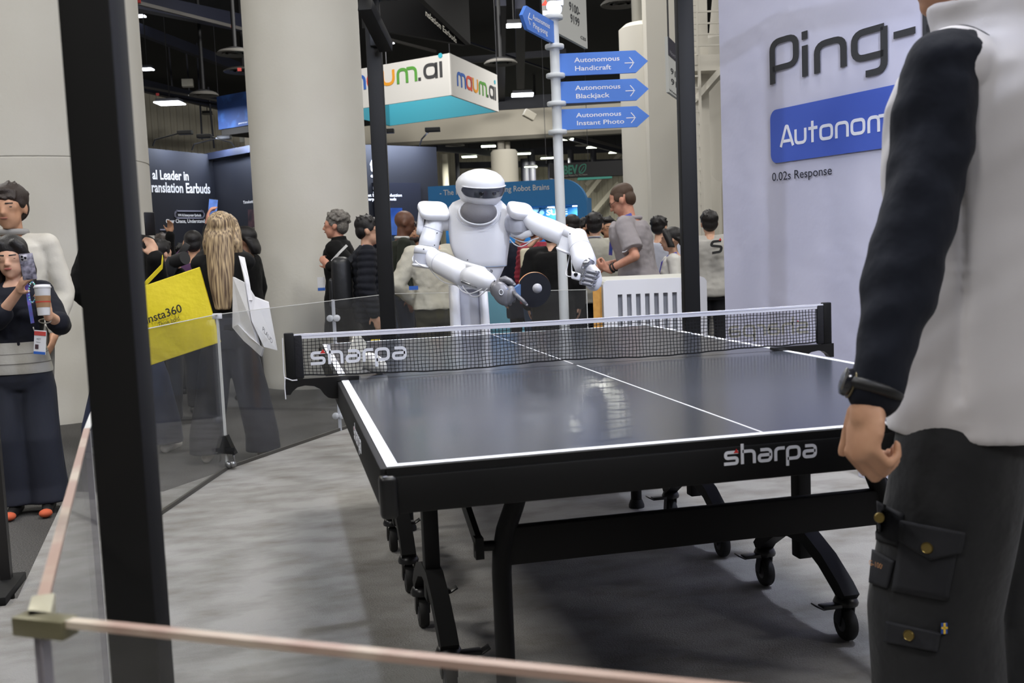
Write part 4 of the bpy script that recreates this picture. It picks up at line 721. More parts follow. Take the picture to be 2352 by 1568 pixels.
        if d < 13: MB().prism(f, [(us, vb), (ue, vb), (ue, vt), (us, vt)], -.04, 0).build('face', M('aisle_sign_white', (214, 216, 214), .7), T)
        else:
            MB().prism(f, [(us, vb), (ue, vb), (ue, vt), (us, vt)], -.04, 0).build('face', M('aisle_sign_white', (214, 216, 214), .7), T); vm = f.uv(1545, 135)[1]; h = MB().prism(f, [(us, vm), (ue, vm), (ue, vt), (us, vt)], 0, .006).build('header', M('aisle_header', (52, 50, 66), .7), T); m = MB(); f.write(m, 'North Hall', 1537, 122, 1562, 8, .008, .01); m.build('lettering', M('header_letter', (150, 150, 160), .7), h)
        m = MB()
        for s, xa, xb, y, hh in rows: f.write(m, s, xa, y, xb, hh, .004, .012)
        m.build('lettering', M('aisle_ink', (60, 62, 68), .7), T); wires(T, [f(us+.05, vt), f(ue-.05, vt)])
    # black banner with green leaf lettering, teal sign under it
    T = hung('leaf_banner', 'black hanging banner with dark green leaf lettering', D(1370, 405, 40)); f = Wl(D(1255, 390, 42), D(1500, 385, 40)); MB().prism(f, [f.uv(*p) for p in ((1262, 409), (1500, 399), (1500, 364), (1262, 376))], -.5, 0).build('face', M('banner_black', (10, 10, 12), .7), T); gi = M('leaf_green', (34, 92, 76), .7)
    m = MB(); f.write(m, 'BEV', 1294, 400, 1327, 20, .006, .04); f.write(m, 'BEV', 1435, 394, 1470, 20, .006, .04); m.build('lettering', gi, T); u, v = f.uv(1338, 388); L = [(u-.13, v-.16), (u-.16, v+.0), (u-.06, v+.16), (u+.17, v+.2), (u+.13, v-.04), (u+.0, v-.16)]; m = MB(); stroke(m, f, L, .04, .004, .012, True, .12); stroke(m, f, [(u-.1, v-.12), (u+.08, v+.1)], .03, .004, .012); m.build('leaf_logo', gi, T)
    m = MB(); f.write(m, 'Better Matters For The Future', 1294, 406, 1349, 4, .006, .0); m.build('lettering', M('banner_small_ink', (120, 116, 110), .7), T); wires(T, [f.o+V((0, 0, f.uv(1300, 372)[1])), f(*f.uv(1490, 366))])
    T = hung('teal_sign', 'teal hanging sign under the black leaf banner', D(1370, 412, 44)); f = Wl(D(1325, 410, 44), D(1405, 408, 44)); MB().prism(f, [f.uv(*p) for p in ((1326, 414), (1406, 409), (1406, 395), (1330, 398))], -.3, 0).build('face', M('teal_fabric', (70, 150, 136), .7), T); wires(T, [f(.5, f.uv(1366, 398)[1])])
signs()
# ------------------------------------------------------------------ ceiling lamps and air diffusers
def ceiling_bits():
    lit = M('lamp_lens_cool', (240, 244, 255), .4, emit=9); lit2 = M('lamp_lens_green', (244, 255, 226), .4, emit=7); bd = M('lamp_body', (15, 15, 18), .7); ds = M('diffuser_grey', (96, 94, 90), .5)
    lamps = [(390, 237, 58, 40, 0), (338, 159, 26, 40, 0), (322, 37, 22, 40, 0), (1200, 218, 50, 42, 0), (1180, 59, 34, 30, 0), (894, 98, 22, 46, 0), (851, 102, 10, 60, 0), (990, 102, 8, 60, 0),
             (1122, 336, 33, 66, 1), (1078, 360, 34, 72, 1), (1204, 353, 30, 76, 1), (1219, 384, 30, 80, 1), (1257, 363, 30, 78, 1), (1303, 320, 28, 62, 1), (1364, 338, 32, 66, 1), (1414, 350, 30, 70, 1), (1438, 311, 10, 60, 1), (1269, 394, 10, 92, 1), (1130, 373, 6, 92, 1), (476, 262, 22, 52, 2)]
    places = {0: 'cool white high-bay lamp hanging under the black near roof', 1: 'greenish white strip lamp hanging beyond the cream bulkhead', 2: 'unlit grey lamp hanging before the cream corrugated wall'}
    LL = ['large cool white lamp hanging before the corrugated wall', 'cool white lamp beside round column under dark beam', 'small white lamp under the topmost dark roof beam', 'cool white lamp hanging right of the white box sign', 'white lamp beside the left-pointing blue arrow board', 'white strip lamp above box sign beside black post', 'white spot lamp between round column and black post', 'white spot lamp above the corner of the box sign',
          'greenish strip lamp left of the cream bulkhead column', 'greenish strip lamp nearest above the robot head', 'greenish strip lamp right of the lettered drum column', 'low greenish strip lamp above blue booth header', 'greenish strip lamp touching the sign post left side', 'greenish strip lamp right of sign post under bulkhead', 'greenish strip lamp below the lowest arrow board', 'greenish strip lamp above the black leaf banner', 'greenish lamp beside the white drum column edge', 'small greenish lamp low beside the sign post', 'tiny white lamp beside the drum column lettering', 'unlit grey lamp hanging before the cream corrugated wall']
    DL = ['large ringed diffuser beside the middle round column', 'ringed air diffuser above the deep blue banner', 'ringed air diffuser right of the white box sign', 'ringed air diffuser above the tall grey drum column', 'pale ringed diffuser under bulkhead left of drum column', 'plain round diffuser below the large ringed one', 'small pale diffuser under bulkhead beside sign post', 'small pale diffuser beside the lettered drum column', 'small pale diffuser behind the white sign post']
    for x, y, w, d, g in lamps:
        p = D(x, y, d); L = w*d/F; hx = V((cos(YAW), -sin(YAW), 0)); fw = V((sin(YAW), cos(YAW), 0)); T = thing('high_bay_lamp', LL.pop(0), 'ceiling lamp', tuple(p))
        m = MB(); R = Matrix((hx, fw, V((0, 0, 1)))).transposed(); m.box(p, (L, L*.9, .05), R=R, bev=.015); m.build('lens', (lit, lit2, ds)[g], T); MB().box(p+V((0, 0, .09)), (L*.9, L*.7, .12), R=R).build('housing', bd, T); MB().tube([p+V((0, 0, .14)), V((p.x, p.y, 11))], .02, 5).build('hanger', bd, T)
        if w > 26 and g < 2 and not 1100 < x < 1230: area('lamp_light', p-V((0, 0, .04)), p-V((0, 0, 5)), L*.9, (700, 1500)[g], ((.95, .97, 1.0), (1.0, 1.0, .88))[g])
    for x, y, w, d in [(540, 125, 84, 30), (468, 220, 66, 34), (1150, 147, 76, 32), (1424, 12, 88, 26), (1045, 335, 44, 60), (560, 165, 90, 38), (1343, 334, 44, 70), (1122, 352, 30, 76), (1232, 316, 40, 60)]:
        p = D(x, y, d); r = w*d/F/2; T = thing('air_diffuser', DL.pop(0), 'air vent', tuple(p), 0, 'round air diffusers')
        for k, (a, b) in enumerate(((1, .86), (.68, .55), (.38, .26))): MB().lathe(p, [(r*b, .04), (r*a, -.0), (r*a*1.02, .03), (r*b, .1)], 28).build('ring', ds, T, 40)
        MB().lathe(p, [(r*.75, .06), (r*.7, .14), (r*.3, .2)], 24).build('plenum', bd, T, 40); MB().tube([p+V((0, 0, .2)), V((p.x, p.y, 10.98))], r*.12, 12).build('duct', bd, T, 40)
    for x, y, d in [(535, 62, 33), (362, 217, 41), (550, 160, 32), (318, 3, 29)]:
        p = D(x, y, d); MB().box(p, (.12, .1, .1)).build('beam_clamp', M('clamp_red', (150, 36, 30), .6), None, label={535: 'red beam clamp above the large ringed air diffuser', 362: 'red beam clamp above the lamp before corrugated wall', 550: 'red beam clamp between two diffusers by round column', 318: 'red beam clamp on the topmost dark beam'}[x], cat='clamp')
    p = D(1216, 264, 42); MB().box(p, (.5, .3, .3), R=Matrix.Rotation(.5, 3, 'Y'), bev=.03).build('security_camera', M('camera_cream', (206, 200, 184), .6), None, label='cream security camera box on the cream bulkhead', cat='camera')
    p = D(431, 191, 42); MB().box(p, (.45, .4, .3), bev=.02).build('roof_speaker', M('box_cream', (170, 166, 152), .6), None, label='pale grey equipment box hanging from dark roof steel', cat='speaker'); p = D(557, 318, 47); MB().box(p, (.25, .1, .34), rz=-YAW, bev=.01).build('wall_box', M('box_grey', (160, 160, 150), .6), None, label='small grey electrical box on the corrugated wall', cat='electrical box')
ceiling_bits()
# ------------------------------------------------------------------ people
from mathutils import noise as NZ
FW = V((sin(YAW), cos(YAW), 0)); HX = V((cos(YAW), -sin(YAW), 0)); UP = V((0, 0, 1))
def fuse(mb, vox, it=3, disp=None):
    """one continuous skin over overlapping closed shapes"""
    me = bpy.data.meshes.new('fuse'); me.from_pydata([tuple(p) for p in mb.v], [], mb.f); bm = bmesh.new(); bm.from_mesh(me); bmesh.ops.recalc_face_normals(bm, faces=bm.faces[:]); bm.to_mesh(me); bm.free()
    o = bpy.data.objects.new('fuse', me); COL.objects.link(o); r = o.modifiers.new('r', 'REMESH'); r.mode = 'VOXEL'; r.voxel_size = vox
    if it: s = o.modifiers.new('s', 'SMOOTH'); s.factor = .5; s.iterations = it
    e = o.evaluated_get(bpy.context.evaluated_depsgraph_get()); m2 = e.to_mesh(); out = MB(); out.v = [v.co.copy() for v in m2.vertices]
    if disp: out.v = [p+v.normal*disp(p, v.normal) for p, v in zip(out.v, m2.vertices)]
    out.f = [tuple(p.vertices) for p in m2.polygons]; bpy.data.objects.remove(o); bpy.data.meshes.remove(me); return out
SKIN = {'light': M('skin_light', (214, 172, 146), .55, noise=(25, 3), c2=(204, 156, 130)), 'tan': M('skin_tan', (196, 150, 120), .55, noise=(25, 3), c2=(184, 136, 106)), 'dark': M('skin_dark', (108, 72, 54), .5, noise=(25, 3), c2=(94, 60, 44)), 'pink': M('skin_pink', (216, 160, 136), .55, noise=(25, 3), c2=(206, 144, 120))}
HAIR = {'black': M('hair_black', (22, 19, 20), .5, bump=(160, .6, .004)), 'brown': M('hair_brown', (78, 58, 44), .6, bump=(220, .6, .003)), 'grey': M('hair_grey', (132, 128, 122), .7, bump=(90, .8, .006), noise=(60, 4), c2=(86, 82, 78)), 'blonde': M('hair_blonde', (200, 175, 136), .5, noise=(120, 1, .32, .64), c2=(94, 75, 60), stretch=(1, 1, .012)), 'dkbrown': M('hair_dark_brown', (44, 33, 28), .55, bump=(160, .6, .004))}
dk_eye = M('eye_dark', (26, 20, 18), .3); lipm = M('lip_rose', (168, 92, 84), .5); lippale = M('lip_tan', (150, 96, 80), .6)
def cloth(n, c, b=(14, .35, .012), **k): return M('cloth_'+n, c, .85, bump=b, sheen=.03, spec=.25, **k)
CB = cloth('black', (12, 12, 13)); CNAVY = cloth('navy', (26, 30, 44)); CGREY = cloth('grey', (150, 146, 150)); CDKT = cloth('dark_trouser', (36, 36, 40)); SHOEB = M('shoe_black', (22, 21, 21), .5); SHOEW = M('shoe_white', (214, 210, 202), .6); LAN = M('lanyard_blue', (66, 104, 190), .6, noise=(30, 2), c2=(120, 90, 190)); BADGE = M('badge_white', (222, 222, 226), .5); BADGEB = M('badge_blue', (48, 96, 180), .5)
def hand(m, w, d, n, side, curl=.5, sc=1, spread=0, thumb=None, size=1.0):
    """wrist, direction, palm normal; side=+1 puts the thumb on d x n"""
    d = V(d).normalized(); n = V(n); n = (n-d*n.dot(d)).normalized(); a = d.cross(n)*side; k = sc*size
    R = Matrix((a, d, n)).transposed(); m.ell(w+d*.052*k, (.041*k, .05*k, .0155*k), R, 14, 10); m.capsule(w-d*.02*k, w+d*.03*k, .025*k, .027*k)
    for i, (o, L, r) in enumerate(((.03, .92, .0093), (.011, 1.05, .0095), (-.009, .98, .0092), (-.028, .78, .008))):
        p = w+d*(.092-.006*abs(i-1))*k+a*o*k; dd = (d+a*(o*spread*14)).normalized(); nn = n
        c = curl[i] if isinstance(curl, (list, tuple)) else curl
        for j, l in enumerate((.045, .028, .022)):
            ang = c*(.9, 1.2, .8)[j]; q = Quaternion(dd.cross(nn), ang); dd = q@dd; nn = q@nn; e = p+dd*l*L*k; m.capsule(p, e, r*k*(1-.06*j), r*k*(.94-.07*j), 10, 3); p = e
    t0 = w+d*.022*k+a*.028*k; td = (d*.72+a*.62+n*.3) if thumb is None else (d*thumb[0]+a*thumb[1]+n*thumb[2]); td.normalize(); t1 = t0+td*.045*k; t2 = t1+(td*.75+d*.45).normalized()*.034*k; m.capsule(t0, t1, .0145*k, .0115*k, 10, 3); m.capsule(t1, t2, .011*k, .009*k, 10, 3)
def ik(a, t, l1, l2, pole):
    d = t-a; L = min(d.length, (l1+l2)*.999); d = d.normalized(); t = a+d*L; x = (l1*l1-l2*l2+L*L)/(2*L); hgt = max(0, l1*l1-x*x)**.5; p = pole-d*pole.dot(d); p.normalize(); return a+d*x+p*hgt, t
def person(label, pxx, ytop, depth, face, *, h=None, z0=AISLE, sex='m', skin='light', hair='short', haircol='black', top=None, bottom=None, shoes=SHOEB, armL=None, armR=None, lean=0, head=(0, 0), feat=True, vox=.012, stance=.0, build=1.0, extra=None, hands=True, turn=0, hs=1.09, base=None, step=0, long_len=1.2, name='person'):
    b = V(base) if base else D(pxx, ytop+40, depth); h = h or (D(pxx, ytop, depth).z-z0); s = h/1.75; a = rad(face); fwd = FW*cos(a)+HX*sin(a); rt = fwd.cross(UP); B = V((b.x, b.y, z0)); Rm = Matrix((rt, fwd, UP)).transposed()
    fem = sex == 'f'; sw = (.158 if fem else .182)*build
    def bend(p):
        p = V(p)
        if p.z > .95 and lean: q = Matrix.Rotation(-lean, 3, 'X'); p = V((0, 0, .95))+q@(p-V((0, 0, .95)))
        return p
    def w(p, bd=True): return B+Rm@(bend(p)*s if bd else V(p)*s)
    T = thing(name, label, 'person', tuple(B))
    sk = SKIN[skin]; rings = [(.84, 0, .15, .11), (.93, -.005, .168 if fem else .165, .122), (1.03, 0, .138 if fem else .148, .105), (1.12, .0, .122 if fem else .143, .098), (1.22, .004, .136 if fem else .155, .108), (1.32, .006, .15 if fem else .168, .116), (1.40, .0, .142 if fem else .16, .105), (1.445, -.006, .10, .085), (1.48, -.008, .062, .066)]
    def torso(m, inf, zlo=.84, flare=0, zhi=1.48):
        R = []
        if zlo < .84: R.append(sring(w((0, 0, zlo)), (rings[0][2]*build+inf+flare)*s, (rings[0][3]*build+inf+flare)*s, 28, 2.3, rt, fwd))
        for z, y, rx, ry in rings:
            if z < zlo-.001 or z > zhi: continue
            k = max(0, (1.1-z))*flare*2; R.append(sring(w((0, y, z)), (rx*build+inf+k)*s, (ry*build+inf+k)*s, 28, 2.4, rt, fwd))
        m.loft(R)
    J = {}
    for sd, spec in ((1, armR), (-1, armL)):
        sh = w((sd*sw, -.005, 1.405)); spec = spec or {}
        if 'wrist' in spec:
            t = spec['wrist']; t = w(t, False) if not isinstance(t, Vector) else t; pole = spec.get('pole', (sd*.5, -.6, -.6)); el, wr = ik(sh, t, .29*s, .255*s, Rm@V(pole))
            if 'elbow' in spec: el = spec['elbow']; wr = t
        else:
            el = w((sd*(sw+.055), -.03, 1.13)); wr = w((sd*(sw+.06), .03+spec.get('fwd', 0), .885))
        J[sd] = (sh, el, wr, spec)
    hc = w((0, .02, 1.632)); hyaw, hpit = head; Rh = Rm@Matrix.Rotation(-hyaw, 3, 'Z')@Matrix.Rotation(-(lean*.6+hpit), 3, 'X')
    s0 = s; s_h = s*hs; hc = hc-UP*.118*s*(hs-1)
    def hp(x, y, z): return hc+Rh@(V((x, y, z))*s_h)
    # --- body skin
    m = MB(); torso(m, -.012); m.capsule(w((0, -.01, 1.44)), hp(0, -.012, -.05), .056*s*(.88 if fem else 1), .052*s*(.9 if fem else 1), 14)
    m.ell(hp(0, -.012, .03), (.077*s_h, .096*s_h, .088*s_h), Rh, 20, 14); m.ell(hp(0, .026, -.038), (.060*s_h, .066*s_h, .074*s_h), Rh, 18, 12); m.ell(hp(0, .056, -.088), (.026*s_h, .026*s_h, .02*s_h), Rh, 12, 8); m.ell(hp(0, .05, .012), (.064*s_h, .046*s_h, .05*s_h), Rh, 14, 10)
    m.capsule(hp(0, .09, .012), hp(0, .107, -.022), .008*s_h, .0125*s_h, 10); m.ell(hp(.012, .094, -.026), (.008*s_h, .011*s_h, .007*s_h), Rh, 8, 6); m.ell(hp(-.012, .094, -.026), (.008*s_h, .011*s_h, .007*s_h), Rh, 8, 6); m.ell(hp(0, .083, -.05), (.02*s_h, .012*s_h, .011*s_h), Rh, 10, 6)
    for sd in (-1, 1): m.ell(hp(sd*.077, -.008, -.006), (.010*s_h, .022*s_h, .032*s_h), Rh@Matrix.Rotation(sd*.3, 3, 'Z'), 10, 8)
    legs = []
    for sd in (-1, 1):
        sy = step*sd; hip = w((sd*.085*build, 0, .90), False); kn = w((sd*(.09+stance*.5), .025+sy*.5, .49), False); an = w((sd*(.095+stance), -.02+sy, .085), False); toe = w((sd*(.105+stance), .14+sy, .032), False); legs.append((sd, hip, kn, an, toe))
        m.capsule(hip, kn, .08*s, .056*s, 14); m.capsule(kn, an, .054*s, .036*s, 12); m.capsule(an-UP*.035*s, toe, .036*s, .028*s, 10)
    for sd in (-1, 1):
        sh, el, wr, sp = J[sd]; m.capsule(w((sd*.05, -.005, 1.41)), sh, .055*s, .052*s, 14); m.capsule(sh, el, .047*s, .038*s, 14); m.capsule(el, wr, .039*s, .027*s, 14)
        if hands:
            d = Rm@V(sp['hd']) if 'hd' in sp else (wr-el); d = sp.get('hdw', d); n = Rm@V(sp.get('hn', (-sd, .1, 0))); n = sp.get('hnw', n); hand(m, wr, d, n, sp.get('side', 1 if sd < 0 else -1), sp.get('curl', .35), s, sp.get('spread', 0), sp.get('thumb'))
    body = fuse(m, vox, 3).build('body', sk, T, True)
    # --- hair
    if hair != 'bald':
        m = MB(); hcx = HAIR[haircol]
        if hair in ('short', 'crop', 'mop', 'curly'):
            g = {'short': 1, 'crop': .93, 'mop': 1.06, 'curly': 1.02}[hair]; m.ell(hp(0, -.024, .052), (.084*s_h*g, .102*s_h*g, .080*s_h*g), Rh, 22, 14); m.ell(hp(0, -.055, .0), (.076*s_h*g, .058*s_h*g, .075*s_h*g), Rh, 18, 12)
            for sd in (-1, 1): m.ell(hp(sd*.07, .0, .028), (.014*s_h*g, .042*s_h, .035*s_h), Rh, 12, 8)
            if hair in ('mop', 'short'): m.ell(hp(.012, .052, .092), (.056*s_h, .035*s_h, .022*s_h*g), Rh, 12, 8)
            if hair == 'mop':
                for k in range(9): m.capsule(hp(-.05+.0125*k, .05, .088), hp(-.056+.014*k, .092-.022*abs(k-4)/4, .046+.007*(k % 3)), .012*s_h, .006*s_h, 8, 3)
            rr = random.Random(int(pxx))
            n = {'curly': 90, 'short': 26, 'crop': 0, 'mop': 20}[hair]
            for k in range(n):
                t = rr.uniform(0, 2*pi); z = rr.uniform(-.2, 1); q = (1-z*z)**.5; p = V((.088*q*cos(t), -.02+.104*q*sin(t), .05+.085*z))
                if p.y > .04 and p.z < .09: continue
                if hair == 'curly': m.ell(hp(*p), (.017*s_h, .017*s_h, .015*s_h), Rh, 8, 6)
                else: m.capsule(hp(*p), hp(*(p+V((.0, -.012, .012)))), .011*s_h, .004*s_h, 6, 2)
        elif hair in ('long', 'bob', 'bun'):
            m.ell(hp(0, -.022, .05), (.088*s_h, .106*s_h, .086*s_h), Rh, 22, 14)
            zl = {'long': long_len, 'bob': 1.47, 'bun': 1.56}[hair]; R = []
            for k in range(9):
                t = k/8; z = 1.66+(zl-1.66)*t; rx = (.088+.022*sin(t*pi*.9)-.045*t)*s_h; ry = (.06-.022*t)*s_h; cc = hp(0, -.052, .02) if t == 0 else w((0, -.055-.055*min(1, t*1.4)+(.0), z)); R.append(sring(cc, rx, ry, 24, 2.3, Rh@V((1, 0, 0)) if t < .4 else rt, Rh@V((0, 1, 0)) if t < .4 else fwd))
            m.loft(R)
            for sd in (-1, 1): m.tube([hp(sd*.03, .066, .108), hp(sd*.066, .055, .07), hp(sd*.086, .02, .0), hp(sd*.09, -.005, -.07), w((sd*.105, .055, max(zl, 1.30)))], [.024*s_h, .03*s_h, .034*s_h, .04*s_h, .02*s_h], 10)
            if hair == 'bun': m.ell(hp(0, -.12, .03), (.05*s_h, .045*s_h, .05*s_h), Rh)
        hv = max(.006, vox*.7); fuse(m, hv, {'curly': 1, 'long': 22, 'bob': 6, 'bun': 6}.get(hair, 2), (lambda p, nn: .0008*NZ.noise(V((p.x*80, p.y*80, p.z*2.5)))) if hair in ('long', 'bob', 'bun') else None).build('hair', hcx, body, True)
    if feat:
        for sd in (-1, 1):
            MB().ell(hp(sd*.031, .081, .008), (.0145*s_h, .007*s_h, .0055*s_h), Rh@Matrix.Rotation(-sd*.25, 3, 'Z'), 10, 6).build('eye', dk_eye, body, True)
            MB().capsule(hp(sd*.016, .092, .026), hp(sd*.046, .080, .027), .0042*s_h, .003*s_h, 8, 3).build('eyebrow', HAIR[haircol] if hair != 'bald' else dk_eye, body, True)
        MB().ell(hp(0, .0945, -.05), (.021*s_h, .006*s_h, .006*s_h), Rh, 12, 6).build('mouth', lipm if fem else lippale, body, True)
    # --- top
    if top:
        inf = top.get('inf', .014); m = MB(); zl = top.get('hem', .84); torso(m, inf, zl, top.get('flare', 0), 1.46 if not top.get('collar') else 1.5)
        for sd in (-1, 1):
            sh, el, wr, sp = J[sd]; sl = top.get('sleeve', 'long'); q = inf*s; m.capsule(w((sd*.06, -.005, 1.405)), sh, .056*s+q, .054*s+q, 14)
            if fem: m.ell(w((sd*.065, .085, 1.27)), (.065*s+q*.5, .055*s+q*.5, .06*s), Rm, 12, 8)
            if sl == 'long': m.capsule(sh, el, .052*s+q, .045*s+q, 14); m.capsule(el, el.lerp(wr, .93), .046*s+q, .034*s+q*.8, 14)
            elif sl == 'elbow': m.capsule(sh, el, .052*s+q, .046*s+q, 14); m.capsule(el, el.lerp(wr, .22), .046*s+q, .05*s+q, 12)
            elif sl == 'short': m.tube([sh, sh.lerp(el, .5), sh.lerp(el, .8)], [.052*s+q, .056*s+q, .064*s+q], 18)
        if top.get('collar'): m.tube([w((0, -.012, 1.455)), w((0, -.008, 1.475)), w((0, -.004, 1.49+top['collar']))], [.085*s, .074*s, .07*s], 18)
        A = top.get('wr', .006); fq = top.get('fq', 9)
        def dsp(p, nn, A=A*s, fq=fq, pf=top.get('puff')):
            v = A*(NZ.noise(V((p.x*fq*1.3, p.y*fq*1.3, p.z*fq)))+.5*NZ.noise(V((p.x*fq*2.3, p.y*fq*2.3, p.z*fq*3.1))))
            if pf: v += .010*abs(sin((p.z+.03*NZ.noise(p*4))*pf))-.005
            return v
        tp = fuse(m, top.get('vox', vox), 4, dsp).build(top.get('name', 'shirt'), top['mat'], T, True)
        if top.get('open'):                                   # open front showing a second layer
            mm = MB(); mm.grid(lambda u, v: w((-.035+.07*u+(v-.5)*.0, (.128+inf-.02*abs(v-.5)), 1.0+.40*v)), 4, 6); mm.build('undershirt', top['open'], tp, True)
    if bottom:
        wd = bottom.get('wide', .0); m = MB(); zl = .80; R = [sring(w((0, 0, z), False), (rx*build+.010)*s, (ry*build+.012)*s, 28, 2.4, rt, fwd) for z, rx, ry in ((.80, .14, .105), (.86, .165, .125), (.94, .166, .124), (1.03, .148, .108))]; m.loft(R)
        for sd, hip, kn, an, toe in legs:
            m.tube([hip+UP*.03*s, hip-UP*.1*s, kn, an+UP*.10*s, an-UP*.02*s], [.088*s, (.093+wd*.4)*s, (.070+wd)*s, (.060+wd*1.35)*s, (.062+wd*1.5)*s], 20)
        fuse(m, max(.011, vox), 3, lambda p, nn: .006*NZ.noise(V((p.x*9, p.y*9, p.z*4)))).build(bottom.get('name', 'trousers'), bottom['mat'], T, True)
    for sd, hip, kn, an, toe in legs:
        if shoes:
            m = MB(); hl = an-UP*.05*s-fwd*.035*s; m.capsule(V((hl.x, hl.y, z0+.036*s)), V((an.x, an.y, z0+.045*s)), .036*s, .042*s, 12); m.capsule(V((an.x, an.y, z0+.045*s))+fwd*.03*s, V((toe.x, toe.y, z0+.032*s)), .042*s, .031*s, 12); sb = fuse(m, .009, 2); sb.v = [V((p.x, p.y, max(p.z, z0))) for p in sb.v]; sb.build('shoe', shoes, T, True)
    return dict(T=T, w=w, hp=hp, J=J, s=s, Rm=Rm, Rh=Rh, rt=rt, fwd=fwd, B=B, body=body)
def ribbon(pts, wd, nrm, name, mat, parent):
    P = [V(p) for p in pts]; m = MB(); R = []
    for i, p in enumerate(P):
        t = (P[min(i+1, len(P)-1)]-P[max(i-1, 0)]).normalized(); sd = t.cross(V(nrm)).normalized()*wd/2; n = sd.cross(t).normalized()*.0012; R.append([p-sd-n, p+sd-n, p+sd+n, p-sd+n])
    m.loft(R); return m.build(name, mat, parent)
def lanyard(P, z=1.12, off=.15, badge=True, wd=.02, mat=None, inf=.0):
    w, fwd = P['w'], P['fwd']; k = P['s']; n = fwd
    for sd in (-1, 1): ribbon([w((sd*.062, -.02, 1.475)), w((sd*.075, .06, 1.44)), w((sd*.07, .125+inf, 1.36)), w((sd*.045, off+inf-.01, 1.25)), w((sd*.01, off+inf, z))], wd*k, n, 'lanyard', mat or LAN, P['T'])
    if badge:
        c = w((0, off+inf+.004, z-.085)); R = Matrix((P['rt'], P['fwd'], UP)).transposed(); b = MB().box(c, (.09*k, .004, .14*k), R=R).build('badge', BADGE, P['T'])
        for dz, hh, mt in ((.052, .03, M('badge_red', (190, 70, 66), .5)), (-.058, .022, BADGEB)): MB().box(c+P['fwd']*.003+UP*dz*k, (.088*k, .002, hh*k), R=R).build('badge_band', mt, b)
def glasses(P):
    hp, s = P['hp'], P['s']; gm = M('glasses_black', (24, 24, 26), .4); m = MB()
    for sd in (-1, 1): m.tube([hp(sd*.032+.021*cos(t), .096-.1*abs(sd*.032+.021*cos(t))**1.3, .008+.015*sin(t)) for t in [2*pi*k/16 for k in range(16)]], .0016*s, 6, closed=True); m.tube([hp(sd*.053, .088, .012), hp(sd*.078, .03, .012), hp(sd*.08, -.02, .004)], .0018*s, 6)
    m.tube([hp(-.011, .1, .012), hp(.011, .1, .012)], .0016*s, 6); m.build('glasses', gm, P['body'])
def phone(label, c, fx, fy, mat=None, screen=None, cams=False, case=None, k=1):
    f = Fr(c, fx, fy); T = thing('smartphone', label, 'phone', tuple(c)); R = Matrix((f.x, f.y, f.n)).transposed(); MB().box(c, (.074*k, .15*k, .009*k), R=R, bev=.004, seg=3).build('case', case or M('phone_black', (20, 20, 24), .3), T, 40)
    if screen: MB().box(f(0, 0, .005*k), (.068*k, .143*k, .001), R=R).build('screen', screen, T)
    if cams:
        b = MB().box(f(-.014*k, .05*k, .0055*k), (.036*k, .038*k, .004), R=R, bev=.0015).build('camera_plate', M('phone_plate', (150, 146, 150), .3, .3), T, 40)
        for u, v in ((-.022, .058), (-.022, .042), (-.006, .05)): MB().lathe(f(u*k, v*k, .0075*k), [(.0068*k, 0), (.0068*k, .002), (.005*k, .0025)], 16, f.n).build('camera_lens', M('phone_lens', (16, 16, 20), .1), b, 40)
    return T
